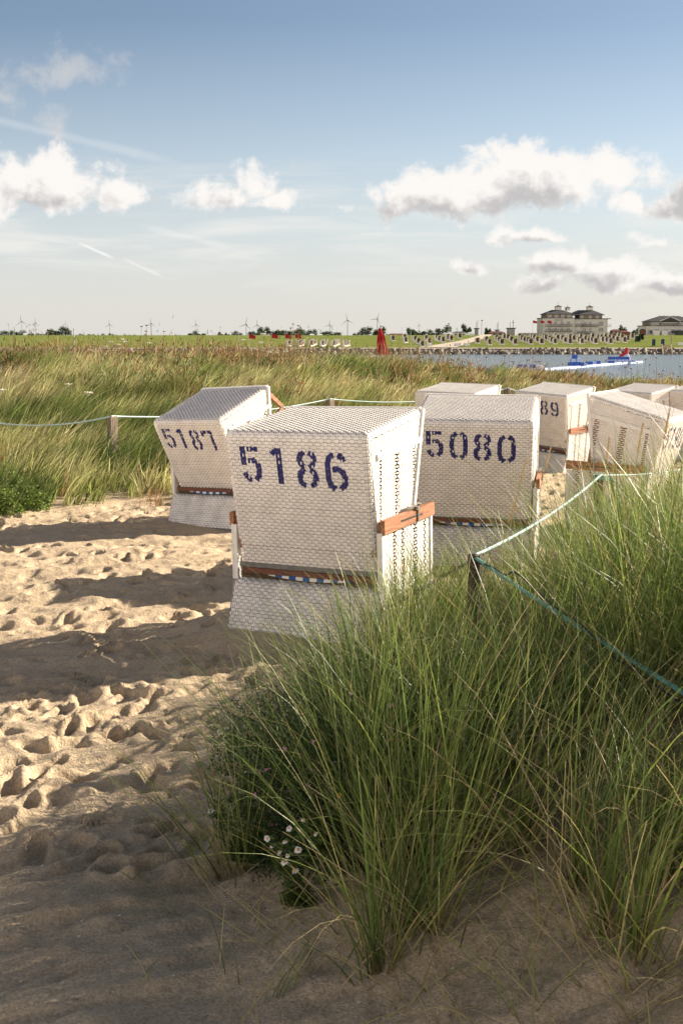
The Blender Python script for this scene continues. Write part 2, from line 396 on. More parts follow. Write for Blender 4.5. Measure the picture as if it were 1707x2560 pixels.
def sand_mat():
    m = bpy.data.materials.new('sand'); m.use_nodes = True; t = NT(m.node_tree); p = t.n['Principled BSDF']
    g = t.new('ShaderNodeNewGeometry'); P = g.outputs['Position']
    a = t.new('ShaderNodeAttribute', attribute_name='tint'); sp = t.new('ShaderNodeSeparateColor'); t.l.new(a.outputs['Color'], sp.inputs[0])
    n1 = t.noise(P, 1.2, 5, .6); n2 = t.noise(P, 90, 4, .7); n3 = t.noise(P, 20, 5, .65)
    c = t.mix(t.sstep(n1, .3, .7), (.51, .405, .29), (.60, .48, .345))
    c = t.mix(t.sstep(n3, .55, .75), c, (.42, .33, .235))
    gr = t.mix(t.sstep(n2, .35, .72), (.72, .70, .66), (1.12, 1.12, 1.12)); c = t.mix(1, c, gr, 'MULTIPLY')
    sk = t.noise(P, 26, 3, .75); c = t.mix(t.math('MULTIPLY', t.sstep(sk, .63, .70), .55), c, (.16, .11, .075))
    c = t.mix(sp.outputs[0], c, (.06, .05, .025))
    t.put(p.inputs['Base Color'], c); p.inputs['Roughness'].default_value = .95; p.inputs['Specular IOR Level'].default_value = .1
    h = t.math('ADD', t.math('MULTIPLY', n2, .35), t.math('MULTIPLY', n3, 1.0))
    b = t.new('ShaderNodeBump'); b.inputs['Strength'].default_value = .8; b.inputs['Distance'].default_value = .028
    t.l.new(h, b.inputs['Height']); t.l.new(b.outputs[0], p.inputs['Normal']); return m
SAND = sand_mat()
nr, nc = GX.shape
Vt = np.stack([GX.ravel(), GY.ravel(), GZ.ravel()], 1)
ii = (np.arange(nr - 1)[:, None] * nc + np.arange(nc - 1)[None, :]).ravel()
Qt = np.stack([ii, ii + 1, ii + nc + 1, ii + nc], 1)
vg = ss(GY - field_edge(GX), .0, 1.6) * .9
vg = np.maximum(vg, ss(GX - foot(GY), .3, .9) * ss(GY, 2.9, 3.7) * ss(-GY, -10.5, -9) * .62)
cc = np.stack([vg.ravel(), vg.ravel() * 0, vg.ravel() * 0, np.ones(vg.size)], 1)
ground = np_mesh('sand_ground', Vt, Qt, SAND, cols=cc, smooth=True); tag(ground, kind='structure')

# water, far dike and land
WZ = -1.2
def water_mat():
    m = bpy.data.materials.new('water'); m.use_nodes = True; t = NT(m.node_tree); p = t.n['Principled BSDF']
    t.put(p.inputs['Base Color'], (.055, .085, .10)); p.inputs['Roughness'].default_value = .18; p.inputs['IOR'].default_value = 1.33
    g = t.new('ShaderNodeNewGeometry'); mp = t.new('ShaderNodeMapping'); t.l.new(g.outputs['Position'], mp.inputs[0]); mp.inputs['Scale'].default_value = (1, .55, 1)
    n = t.noise(mp.outputs[0], .9, 5, .65, .3); b = t.new('ShaderNodeBump'); b.inputs['Strength'].default_value = 1; b.inputs['Distance'].default_value = .45
    t.l.new(n, b.inputs['Height']); t.l.new(b.outputs[0], p.inputs['Normal']); return m
tag(MB().face([(-900, 46, WZ), (900, 46, WZ), (900, 300, WZ), (-900, 300, WZ)]).build('lagoon_water', water_mat()), kind='structure')
SH, RT, CR = 265.0, 272.0, 352.0
zrt = CZ - 23 / F * RT; zcr = CZ + 10.5 / F * CR
def dike_z(y): return zrt + (y - RT) / (CR - RT) * (zcr - zrt)
def grass_land_mat():
    m = bpy.data.materials.new('mown_grass'); m.use_nodes = True; t = NT(m.node_tree); p = t.n['Principled BSDF']
    g = t.new('ShaderNodeNewGeometry'); mp = t.new('ShaderNodeMapping'); t.l.new(g.outputs['Position'], mp.inputs[0]); mp.inputs['Scale'].default_value = (.12, .5, 1)
    n = t.noise(mp.outputs[0], 1, 6, .65); n2 = t.noise(g.outputs['Position'], 1.5, 4, .7)
    c = t.mix(t.sstep(n, .3, .7), (.13, .165, .042), (.205, .225, .072)); c = t.mix(t.math('MULTIPLY', t.sstep(n2, .4, .75), .35), c, (.10, .14, .03))
    t.put(p.inputs['Base Color'], c); p.inputs['Roughness'].default_value = 1; p.inputs['Specular IOR Level'].default_value = 0
    b = t.new('ShaderNodeBump'); b.inputs['Strength'].default_value = .6; b.inputs['Distance'].default_value = .2
    t.l.new(n2, b.inputs['Height']); t.l.new(b.outputs[0], p.inputs['Normal']); return m
DIKE = grass_land_mat()
xs = np.linspace(-900, 900, 121); yd = np.array([RT, 290, 310, 330, CR, 362, 375, 395]); zd = np.array([zrt, dike_z(290), dike_z(310), dike_z(330), zcr, zcr - .1, zcr - 1.0, 2.3])
XX, YY = np.meshgrid(xs, yd); ZZ = np.repeat(zd[:, None], len(xs), 1) + (fbm(XX * .03, YY * .03, 9, 2) - .5) * .25
i_ = (np.arange(len(yd) - 1)[:, None] * len(xs) + np.arange(len(xs) - 1)[None, :]).ravel()
tag(np_mesh('green_dike', np.stack([XX.ravel(), YY.ravel(), ZZ.ravel()], 1), np.stack([i_, i_ + 1, i_ + len(xs) + 1, i_ + len(xs)], 1), DIKE, smooth=True), kind='structure')
tag(MB().face([(-9000, 394, 2.2), (9000, 394, 2.2), (9000, 16000, 2.2), (-9000, 16000, 2.2)]).build('far_land', DIKE), kind='structure')
def rock_bank():
    n = 2600; x = rng.uniform(-330, 330, n); t = rng.uniform(0, 1, n); V = []; Q = []
    base = np.array([[-1, -1, -.6], [1, -1, -.6], [1, 1, -.6], [-1, 1, -.6], [-.6, -.6, .7], [.6, -.6, .7], [.6, .6, .7], [-.6, .6, .7]])
    fs = np.array([(4, 5, 6, 7), (0, 1, 5, 4), (1, 2, 6, 5), (2, 3, 7, 6), (3, 0, 4, 7)])
    for i in range(n):
        s = rng.uniform(.3, .75); b = base * s * rng.uniform(.6, 1.25, (8, 3)); a = rng.uniform(0, 6.28); ca, sa = math.cos(a), math.sin(a)
        b = np.stack([b[:, 0] * ca - b[:, 1] * sa, b[:, 0] * sa + b[:, 1] * ca, b[:, 2]], 1) + [x[i], SH - .8 + t[i] * (RT - SH + .6), WZ + t[i] * (zrt - WZ)]
        V.append(b); Q.append(fs + 8 * i)
    V.append(np.array([(-900, SH - 1.5, WZ - .5), (900, SH - 1.5, WZ - .5), (900, RT + .3, zrt - .02), (-900, RT + .3, zrt - .02)])); Q.append(np.array([[8 * n, 8 * n + 1, 8 * n + 2, 8 * n + 3]]))
    o = np_mesh('rock_revetment', np.concatenate(V), np.concatenate(Q), mat('rock', (.20, .175, .15), .9, noise=.6, amt=.6)); tag(o, 'long band of grey brown rocks along the far water edge', 'rocks', kind='stuff')
rock_bank()
def slope_hit(px, py):
    d = ray(px, py); k = (zcr - zrt) / (CR - RT); t = (zrt - RT * k - CZ) / (d.z - k * d.y); return Vector((0, 0, CZ)) + d * t
PATHM = mat('pale_path', (.48, .41, .33), .95, noise=.5, coord='Object')
pp = MB(); L_ = [(1206, 837.5, 1230, 837.5), (1180, 845, 1218, 845), (1140, 855, 1185, 855), (1085, 864, 1158, 864), (1060, 869.5, 1140, 869.5)]
for a, b in zip(L_, L_[1:]):
    P4 = [slope_hit(a[0], a[1]), slope_hit(b[0], b[1]), slope_hit(b[2], b[3]), slope_hit(a[2], a[3])]
    pp.face([p + Vector((0, -.1, .16)) for p in P4])
tag(pp.build('dike_path', PATHM), kind='structure')
pm = MB()
for k in range(60):
    x0 = -300 + k * 10; pm.face([(x0, RT - .3, zrt + .05), (x0 + 10, RT - .3, zrt + .05), (x0 + 10, RT + 3.2, zrt + .33), (x0, RT + 3.2, zrt + .33)])
tag(pm.build('shore_promenade', mat('promenade', (.30, .26, .21), .9, noise=1)), kind='structure')

# ------------------------------------------------------------------ woven wicker
DIG = {
 '5': [[(.06, 1), (.06, .46)], [(.19, .93), (.5, .93)], [(.19, .60), (.34, .60), (.45, .51), (.49, .36), (.46, .17), (.36, .05)], [(.05, .25), (.12, .12), (.25, .03)]],
 '1': [[(.10, .83), (.19, .92), (.28, .93)], [(.30, 1), (.30, .0)]],
 '8': [[(.23, .96), (.11, .89), (.08, .76), (.12, .64), (.22, .54)], [(.34, .96), (.45, .89), (.48, .76), (.44, .64), (.34, .54)],
       [(.22, .50), (.09, .40), (.05, .27), (.08, .12), (.22, .03)], [(.34, .50), (.46, .40), (.50, .27), (.47, .12), (.34, .03)]],
 '6': [[(.34, .96), (.44, .90), (.50, .78)], [(.23, .97), (.10, .88), (.06, .72), (.06, .28), (.10, .12), (.22, .03)], [(.17, .56), (.31, .58), (.44, .50), (.50, .34), (.47, .13), (.35, .03)]],
 '0': [[(.22, .97), (.10, .88), (.06, .72), (.06, .28), (.10, .12), (.22, .03)], [(.34, .97), (.46, .88), (.50, .72), (.50, .28), (.46, .12), (.34, .03)]],
 '7': [[(.01, .72), (.01, .93), (.28, .93)], [(.33, .93), (.50, .93), (.47, .5), (.49, 0)]],
 '9': [[(.22, .04), (.12, .10), (.06, .22)], [(.33, .03), (.46, .12), (.50, .28), (.50, .72), (.46, .88), (.34, .97)], [(.39, .44), (.25, .42), (.12, .50), (.06, .66), (.09, .87), (.21, .97)]]}
def digit_mask(txt, u, s, u0, s0, H, wx, pitch, slope=0.0):
    """True where the point (u, s) lies in the stencilled number; s0 = top line"""
    m = np.zeros(u.shape, bool); t = .076
    for k, ch in enumerate(txt):
        X = (u - (u0 + k * pitch)) / (H * wx); Y = 1 - (s0 - k * slope - s) / H
        for ln in DIG[ch]:
            for i, ((ax, ay), (bx, by)) in enumerate(zip(ln, ln[1:])):
                dx, dy = bx - ax, by - ay; L2 = dx * dx + dy * dy
                q0 = ((X - ax) * dx + (Y - ay) * dy) / L2
                e0 = 0 if i == 0 else -.3; e1 = 1 if i == len(ln) - 2 else 1.3
                q = np.clip(q0, 0, 1); d = np.hypot(X - ax - q * dx, Y - ay - q * dy)
                m |= (d < t) & (q0 >= e0) & (q0 <= e1)
    return m
def weave(S, U0, U1, V0, V1, sp=.024, rp=.0235, clip=None, paint=None, slots=(), fill=.475, sw=.0085, amp=.0028, fine=1, seed=1, nostake=(), prange=(0, 0), loose=9e9):
    """over-under strips. S(u, v, off) -> points. returns verts, quads, material ids"""
    g = np.random.default_rng(seed); Vs = []; Qs = []; Ms = []; nb = 0
    nrow = max(1, int(round((V1 - V0) / rp))); rp = (V1 - V0) / nrow
    ns = max(2, int(round((U1 - U0) / sp))); sp = (U1 - U0) / ns
    for j in range(nrow):
        vj = V0 + (j + .5) * rp; halves = 3 if (paint and prange[0] < vj < prange[1]) else 1
        us = [U0]; of = [0.]
        for k in range(ns + 1):
            c = U0 + k * sp
            if (k + j) % 2 == 0: pts = [(-.40, amp), (-.26, -amp), (.26, -amp), (.40, amp)] if False else [(-.30, -amp), (.30, -amp)]
            else: pts = [(-.62, amp), (-.2, amp * 1.25), (.2, amp * 1.25), (.62, amp)] if fine else [(-.6, amp), (.6, amp)]
            for q, o in pts:
                uu = c + q * sp
                if U0 < uu < U1 and uu > us[-1]: us.append(uu); of.append(o)
        us.append(U1); of.append(0.)
        us = np.array(us); of = np.array(of) + g.normal(0, .00035, len(us))
        if halves == 3: uf = np.union1d(us, np.linspace(U0, U1, 230)); of = np.interp(uf, us, of); us = uf
        vc = V0 + (j + .5) * rp; jit = g.normal(0, .0006)
        fj = fill * (.84 if vc > loose else 1); hw = np.where(of < -amp * .3, fj * rp * .46, fj * rp * (1 if g.random() > .03 else .88))
        for (a, b, k) in slots: hw = np.where((us > a) & (us < b), hw * k, hw)
        if clip is not None:
            lo, hi = clip(vc); keep = (us >= lo) & (us <= hi)
            if keep.sum() < 2: continue
            us = np.concatenate([[lo], us[keep], [hi]]); of = np.concatenate([[0], of[keep], [0]]); hw = np.concatenate([[fill * rp], hw[keep], [fill * rp]])
        lines = [vc + jit - hw, vc + jit - hw * .34, vc + jit + hw * .34, vc + jit + hw] if halves == 3 else [vc + jit - hw, vc + jit + hw]
        n = len(us)
        for li, vv in enumerate(lines):
            bulge = .0010 if (halves == 3 and li in (1, 2)) else 0
            Vs.append(S(us, np.clip(vv, V0, V1), of + bulge))
        for h in range(len(lines) - 1):
            b = nb + h * n; i = np.arange(n - 1); Qs.append(np.stack([b + i, b + i + 1, b + n + i + 1, b + n + i], 1))
            if paint:
                uc = (us[1:] + us[:-1]) / 2; vcn = (lines[h][1:] + lines[h][:-1] + lines[h + 1][1:] + lines[h + 1][:-1]) / 4
                top = (of[1:] + of[:-1]) / 2 > -amp * .7
                Ms.append((paint(uc, vcn) & (top | (g.random(n - 1) < .8))).astype(int))
            else: Ms.append(np.zeros(n - 1, int))
        nb += n * len(lines)
    nv = max(3, nrow + 1)
    for k in range(ns + 1):
        c = U0 + k * sp
        if any(a < c < b for a, b in nostake): continue
        vv = np.linspace(V0, V1, nv)
        if clip is not None: vv = np.array([v for v in vv if clip(v)[0] <= c <= clip(v)[1]])
        if len(vv) < 2: continue
        a = np.clip(np.full(len(vv), c - sw / 2), U0, U1); b_ = np.clip(np.full(len(vv), c + sw / 2), U0, U1)
        Vs.append(S(a, vv, np.zeros(len(vv)))); Vs.append(S(b_, vv, np.zeros(len(vv))))
        n = len(vv); i = np.arange(n - 1); Qs.append(np.stack([nb + i, nb + n + i, nb + n + i + 1, nb + i + 1], 1)); nb += 2 * n
        if paint: Ms.append((paint(np.full(n - 1, c), (vv[1:] + vv[:-1]) / 2) & (g.random(n - 1) < .55)).astype(int))
        else: Ms.append(np.zeros(n - 1, int))
    return np.concatenate(Vs), np.concatenate(Qs), np.concatenate(Ms)
def joinw(parts):
    V = []; Q = []; M = []; b = 0
    for v, q, m in parts: V.append(v); Q.append(q + b); M.append(m); b += len(v)
    return np.concatenate(V), np.concatenate(Q), np.concatenate(M)

# profile of the chair: x across, y forward (open side), z up
HW, BW = .575, .603
PB, PT, RF = (-.372, .507), (-.549, 1.485), (.398, 1.627)
def fillet(pts, r=.075, n=7):
    out = [Vector(pts[0])]
    for a, b, c in zip(pts, pts[1:], pts[2:]):
        a, b, c = Vector(a), Vector(b), Vector(c); d1 = (a - b).normalized(); d2 = (c - b).normalized()
        for i in range(n + 1):
            t = i / n; p0 = b + d1 * r; p1 = b + d2 * r
            out.append(p0 * (1 - t) ** 2 + b * 2 * t * (1 - t) + p1 * t * t)
    out.append(Vector(pts[-1])); return np.array([tuple(p) for p in out])
def sheet(profile, hw, r=.045, inset_bottom=0.0):
    P = profile; seg = np.hypot(*(P[1:] - P[:-1]).T); cum = np.concatenate([[0], np.cumsum(seg)]); L = cum[-1]
    def S(u, v, off):
        y = np.interp(v, cum, P[:, 0]); z = np.interp(v, cum, P[:, 1]); e = .012
        ty = np.interp(np.minimum(v + e, L), cum, P[:, 0]) - np.interp(np.maximum(v - e, 0), cum, P[:, 0])
        tz = np.interp(np.minimum(v + e, L), cum, P[:, 1]) - np.interp(np.maximum(v - e, 0), cum, P[:, 1])
        l = np.hypot(ty, tz); ny, nz = -tz / l, ty / l
        k = np.maximum(np.abs(u) - (hw - r), 0) / r; ins = r * (1 - np.sqrt(np.maximum(1 - np.minimum(k, 1) ** 2, 0)))
        o = off - ins
        w = 1 - inset_bottom * (1 - np.clip(v / (L * .5), 0, 1))
        return np.stack([u * w, y + ny * o, z + nz * o], 1)
    return S, L
shellP = fillet([PB, PT, RF]); SHELL, SHELL_L = sheet(shellP, HW, inset_bottom=.025)
baseP = fillet([(-.53, .025), (-.405, .375), (-.345, .392)], .03, 4); BASE, BASE_L = sheet(baseP, BW, r=.02)
def side_surface(x, sgn):
    return lambda u, v, off: np.stack([np.full(len(u), x * sgn) + off * sgn, u, v], 1)
def yback(z): return PB[0] + (PT[0] - PB[0]) * (z - PB[1]) / (PT[1] - PB[1]) + .04
def roofz(y): return PT[1] + (RF[1] - PT[1]) * (y - PT[0]) / (RF[0] - PT[0])
SLOTS = [(-.34, -.29), (-.12, -.06), (.14, .20), (.33, .38)]
def hood_side_parts(sgn):
    S = side_surface(HW - .002, sgn)
    def clip(z):
        lo = yback(z) if z < 1.44 else yback(1.44) + (z - 1.44) * 6.3
        hi = np.interp(z, [.80, 1.30, 1.62], [.22, .34, .392])
        return lo, hi
    def clip_low(z): return clip(z)[0], min(clip(z)[1], 9)
    sl = [(-.36, -.31, .55), (-.10, -.03, .50), (.22, .28, .6)]
    a = weave(S, -.60, .42, .56, 1.36, sp=.027, rp=.0245, clip=clip, slots=sl, nostake=[(-.355, -.315), (-.095, -.035), (.225, .275)], sw=.015, fill=.475, amp=.0024, seed=5, fine=0)
    b = weave(S, -.60, .42, 1.36, 1.605, sp=.019, rp=.0175, clip=clip, fill=.45, sw=.011, amp=.0024, seed=6, fine=0)
    return [a, b]
def base_side_parts(sgn):
    S = side_surface(BW, sgn)
    def clip(z): return (-.372 if z > .39 else -.405 - (.39 - z) * .33), .484
    sl = [(-.20, -.15, .5), (-.06, -.01, .5), (.16, .22, .5), (.34, .39, .55)]
    return [weave(S, -.53, .484, .03, .80, sp=.027, rp=.0245, clip=clip, slots=sl, nostake=[(a, b) for a, b, _ in sl], sw=.015, fill=.475, amp=.0024, seed=8, fine=0)]
def mb_from(V, Q): 
    m = MB(); m.v = [tuple(v) for v in V]; m.f = [tuple(q) for q in Q]; m.m = [0] * len(Q); return m
_cache = {}
def shared(key, maker):
    if key not in _cache: _cache[key] = maker()
    return _cache[key]
def inst(key, name, maker, parent):
    """first call builds the mesh, later calls reuse its data"""
    if key in _cache:
        o = bpy.data.objects.new(name, _cache[key]); return link(o, parent)
    o = maker(parent); o.name = name; _cache[key] = o.data
    return o
ROOFT = .0
def make_chair(label, loc, yaw, tilt=0.0, roll=0.0, number=None, nslope=.012, detail_=True, pitch=0.0, extra=None):
    root = empty('beach_chair', loc, 0, label, 'beach chair', 'wicker beach chairs standing on the sand')
    root.rotation_euler = (pitch, roll, -yaw)
    # --- base
    inst('base', 'base', lambda p: np_mesh('base', *joinw([weave(BASE, -BW, BW, 0, BASE_L, sp=.032, rp=.0235, seed=3)] + base_side_parts(1) + base_side_parts(-1))[:2], WICKER_OLD, p), root)
    def plinth(p):
        m = MB(); m.box(-BW + .004, BW - .004, -.528, -.50, -.10, .032); m.box(-BW + .004, BW - .004, .45, .478, -.10, .05)
        m.box(-BW + .003, -BW + .03, -.499, .449, -.10, .045); m.box(BW - .03, BW - .003, -.499, .449, -.10, .045)
        return m.build('plinth', GREY_EDGE, p)
    inst('plinth', 'plinth', plinth, root)
    def trims(p):
        m = MB(); m.box(0, .012, -.402, -.352, .39, .80); m.box(-.03, 0, -.399, -.374, .39, .798)
        return m.build('corner_trim', TRIM, p)
    def trimf(p): return MB().box(0, .012, .462, .498, .0, .80).build('corner_trim', TRIM, p)
    for s in (-1, 1):
        for kk, fn in (('trims', trims), ('trimf', trimf)):
            o = inst(kk, 'corner_trim', fn, root); o.location.x = s * BW; o.scale.x = s
    def lining(p):
        return MB().box(-.006, .006, -.5, .5, .08, .82).build('side_slat', WOOD, p)
    for s in (-1, 1):
        for (a, b) in ((-.25, -.02), (.12, .26), (.31, .43)):
            o = inst('bslat', 'side_slat', lining, root); o.location = (s * (BW - .04), (a + b) / 2, 0); o.scale.y = b - a
    def inner(p):
        m = MB(); m.face([(-BW + .02, -.505, .04), (BW - .02, -.505, .04), (BW - .02, -.39, .362), (-BW + .02, -.39, .362)])
        m.box(-BW + .05, BW - .05, -.33, .42, .10, .34); m.box(-.57, .57, -.335, -.30, .345, .50); return m.build('drawer_box', LINING, p)
    inst('inner', 'drawer_box', inner, root)
    def arm(p):
        m = MB()
        for q in range(1):
            m.bar((0, -.395, .838), (0, .497, .858), .036, .098)
        return m.build('armrest', WOOD, p, bevel=.004)
    for s in (-1, 1):
        o = inst('arm', 'armrest', arm, root); o.location = (s * (BW + .012), 0, 0)
        def clamp(p):
            m = MB(); m.box(.019, .0215, -.12, .26, .842, .854, 1)
            m.box(.019, .030, .16, .178, .80, .91); m.box(.019, .034, .13, .20, .893, .907); m.tube([(.0, .13, .915), (.045, .13, .915)], .010, 8); m.tube([(.0, .195, .93), (.04, .195, .93)], .012, 8)
            m.box(-.01, .02, .04, .20, .909, .93)
            return m.build('clamp', [METAL, BLACK_CORD], p)
        c = inst('clamp', 'clamp', clamp, o)
        if s < 0: c.scale = (-1, 1, 1)
    # --- hood, tilting about its pivot
    piv = Vector((0, .05, .75)); M = Matrix.Translation(piv) @ Matrix.Rotation(tilt, 4, 'X') @ Matrix.Translation(-piv)
    def put(o): o.matrix_local = M; return o
    def hood_mesh(p, number=None):
        paint = None
        if number:
            L0 = math.hypot(PT[0] - PB[0], PT[1] - PB[1])
            paint = lambda u, s: digit_mask(number, u, s, -.445, L0 - .105, .262, 1.12, .228, nslope)
        back = weave(SHELL, -HW, HW, 0, SHELL_L, sp=.0295, rp=.0232, paint=paint, seed=2, prange=(SHELL_L * .25, SHELL_L * .53), loose=SHELL_L * .52)
        V, Q, Mi = joinw([back] + hood_side_parts(1) + hood_side_parts(-1))
        return np_mesh('hood', V, Q, [WICKER, PAINT], p, mi=Mi)
    if number: put(hood_mesh(root, number))
    else: put(inst('hood', 'hood', lambda p: hood_mesh(p), root))
    def hood_trim(p):
        m = MB()
        for s in (-1, 1): m.bar((s * (HW - .002), .398, 1.622), (s * (HW - .002), .20, .80), .034, .03)
        m.box(-HW + .012, HW - .012, .380, .412, 1.595, 1.634)
        return m.build('hood_rim', TRIM, p)
    put(inst('hood_rim', 'hood_rim', hood_trim, root))
    for s in (-1, 1):
        o = inst('strap', 'side_strap', lambda p: MB().bar((0, -.40, 1.315), (0, .37, 1.40), .014, .042).build('side_strap', TRIM, p), root); o.matrix_local = M @ Matrix.Translation((s * (HW + .007), 0, 0))
    def hood_lining(p):
        m = MB(); w = HW - .03
        m.face([(-w, PB[0] + .03, PB[1] + .01), (w, PB[0] + .03, PB[1] + .01), (w, PT[0] + .045, PT[1] - .03), (-w, PT[0] + .045, PT[1] - .03)])
        m.face([(-w, PT[0] + .05, PT[1] - .028), (w, PT[0] + .05, PT[1] - .028), (w, RF[0] - .01, RF[1] - .025), (-w, RF[0] - .01, RF[1] - .025)])
        return m.build('hood_lining', LINING, p)
    put(inst('hood_lining', 'hood_lining', hood_lining, root))
    def hood_slats(p):
        return MB().box(-.006, .006, -.5, .5, .62, 1.41).build('hood_slat', WOOD, p)
    for s in (-1, 1):
        for (y0, y1) in ((-.40, -.27), (-.13, .0), (.19, .29)):
            o = inst('hslat', 'hood_slat', hood_slats, root); o.matrix_local = M @ Matrix.Translation((s * (HW - .036), (y0 + y1) / 2, 0)) @ Matrix.Diagonal((1, y1 - y0, 1, 1))
    def edging(p):
        m = MB(); m.box(-HW * .972, HW * .972, -.386, -.366, .478, .512); return m.build('hood_edging', GREY_EDGE, p)
    put(inst('edging', 'hood_edging', edging, root))
    def rail(p):
        m = MB(); m.box(-.545, .545, -.372, -.34, .435, .477); return m.build('lower_rail', WOOD_DARK, p, bevel=.003)
    inst('rail', 'lower_rail', rail, root)
    def cloth(p):
        m = MB(); n = 12; x0, x1 = -.33, .36
        for k in range(n):
            a, b = x0 + (x1 - x0) * k / n, x0 + (x1 - x0) * (k + 1) / n
            sg = lambda x: .407 + .022 * ((x - .015) / .345) ** 2
            m.face([(a, -.366, sg(a)), (b, -.366, sg(b)), (b, -.362, .436), (a, -.362, .436)], k % 2)
        return m.build('seat_cloth', [WHITE_CLOTH, BLUE_CLOTH], p)
    inst('cloth', 'seat_cloth', cloth, root)
    if number == '5187': put(MB().bar((.545, .415, 1.52), (.545, .60, 1.30), .03, .05).bar((.545, .60, 1.30), (.545, .42, 1.22), .03, .04).build('awning_arm', WOOD, root))
    return root
C_ = {
 '5186': ((-.069, 8.114, .116), .474, -.019, -.021), '5187': ((-1.37, 13.59, -.017), .688, .239, -.058),
 '5080': ((1.356, 11.0, .044), .211, .061, .004), '5189': ((3.985, 20.92, -.216), .776, -.001, .05)}
LAB = {'5186': 'white wicker beach chair numbered 5186 standing nearest the camera', '5187': 'white wicker beach chair numbered 5187 leaning back beside the dune grass',
       '5080': 'white wicker beach chair numbered 5080 behind the green rope', '5189': 'white wicker beach chair whose number ends in 89'}
for k, (loc, yaw, tilt, roll) in C_.items():
    make_chair(LAB[k], loc, yaw, tilt, roll, number=k)
make_chair('white wicker beach chair mostly hidden behind chair 5080, only its roof showing', (1.976, 18.95, -.124), .594, -.028, .015)
make_chair('white wicker beach chair at far right, roof showing above the tilted one', (6.524, 24.03, -.341), .904, .002, .015)
make_chair('white wicker beach chair cut by the right edge, only its roof showing', (7.75, 23.6, -.30), .75, .0, 0)
make_chair('white wicker beach chair tilted far back and facing left, side panel in shade', (3.31, 12.86, -.02), -1.05, .13, .0, number='5190')

# ------------------------------------------------------------------ fence posts and ropes
def post(px, py, Y, r, h, label, n=9, lean=0.0):
    P = at(px, py, Y); z0 = gz(P.x, P.y) - .1
    m = MB()
    pts = [(P.x + lean * (1 - t) , P.y, z0 + (P.z - z0) * t) for t in (0, .3, .6, .97, 1)]
    m.tube(pts, [r * 1.02, r, r * 1.01, r, r * .86], n)
    o = m.build('fence_post', POST_DARK if r < .044 else POST_WOOD, smooth=False); tag(o, label, 'post', 'wooden posts carrying the rope'); return P
p1 = post(1188, 1383, 6.0, .042, 1, 'weathered post in the near grass where the teal rope bends')
p2 = post(1498, 1186, 9.2, .045, 1, 'post with a rope knot in front of the tilted chair')
p3 = post(281, 1040, 17.0, .085, 1, 'dark post standing in the grass left of chair 5187', n=4)
p4 = post(825, 997, 21.0, .085, 1, 'pale post above the roof of chair 5186', n=4)
p5 = post(1268, 970, 24.0, .085, 1, 'round post between the roofs behind chair 5080')
def sagline(a, b, sag, n=24):
    a, b = Vector(a), Vector(b); return [a.lerp(b, i / n) - Vector((0, 0, sag * 4 * (i / n) * (1 - i / n))) for i in range(n + 1)]
def twist_rope(pts, r, name, m_, label, grp=None):
    """three strands twisted round each other"""
    pts = [Vector(p) for p in pts]; mb = MB(); seg = []
    for a, b in zip(pts, pts[1:]):
        k = max(1, int((b - a).length / .02)); seg += [a.lerp(b, i / k) for i in range(k)]
    seg.append(pts[-1]); L = 0
    for s in range(3):
        ln = []; L = 0
        for i, p in enumerate(seg):
            t = (seg[min(i + 1, len(seg) - 1)] - seg[max(i - 1, 0)]).normalized(); u = t.cross(Vector((0, 0, 1))).normalized(); v = t.cross(u)
            if i: L += (p - seg[i - 1]).length
            a = L / .055 * 2 * math.pi / 1.5 + s * 2.0944; ln.append(p + (u * math.cos(a) + v * math.sin(a)) * r * .5)
        mb.tube(ln, r * .56, 5)
    return tag(mb.build(name, m_, smooth=True), label, 'rope', grp)
pe = at(1760, 1765, 3.45)
top = lambda P, dz=-.02: P + Vector((0, -.045, dz))
RG = 'ropes strung between the posts'
twist_rope(sagline(top(p1), pe, .01), .0105, 'rope', ROPE_TEAL, 'thick teal rope running from the near post down to the right edge', RG)
twist_rope(sagline(top(p1, 0), top(p2, .0), .05), .0110, 'rope', ROPE_PALE, 'pale sunlit rope rising from the near post to the knotted post', RG)
pr2 = at(1800, 1150, 12.5)
def thin(pts, r, label, m_=ROPE_PALE): return tag(MB().tube(pts, r, 5).build('rope', m_, smooth=True), label, 'rope', RG)
thin(sagline(top(p2, 0), pr2, .05), .006, 'pale rope running from the knotted post behind the grass at right')
thin(sagline(at(-90, 1042, 17.5), top(p3, 0), .14), .014, 'white rope sagging across the dune grass at the left edge')
thin(sagline(top(p3, 0), top(p4, 0), .12), .013, 'pale rope passing behind chair 5187')
thin(sagline(top(p4, 0), top(p5, 0), .16), .012, 'thin pale rope rising from the pale post to the round post')
thin(sagline(top(p5, 0), at(1760, 1010, 25), .3), .012, 'thin pale rope behind the far right chairs')
mb = MB(); kn = []
for i in range(60):
    a = i / 60 * 7 * math.pi; kn.append(p2 + Vector((.050 * math.cos(a), .050 * math.sin(a), -.045 + .010 * math.sin(i * .7) + .0006 * i)))
mb.tube(kn, .010, 5); mb.tube([p2 + Vector((.05, -.05, -.03)), p2 + Vector((.12, -.09, -.05)), p2 + Vector((.13, -.08, -.16)), p2 + Vector((.15, -.09, -.22))], .010, 5)
tag(mb.build('rope_knot', ROPE_TEAL, smooth=True), 'knot of teal rope wound round the post top', 'knot')
cpts = [top(p1) + Vector((.02, 0, -.03)), at(1225, 1415, 5.6), at(1262, 1437, 5.3), at(1285, 1430, 5.15), at(1325, 1462, 4.95), at(1380, 1512, 4.6), at(1450, 1560, 4.25), at(1530, 1640, 3.95), at(1580, 1672, 3.8), at(1640, 1715, 3.65), at(1700, 1755, 3.5), at(1790, 1790, 3.35)]
sm = []
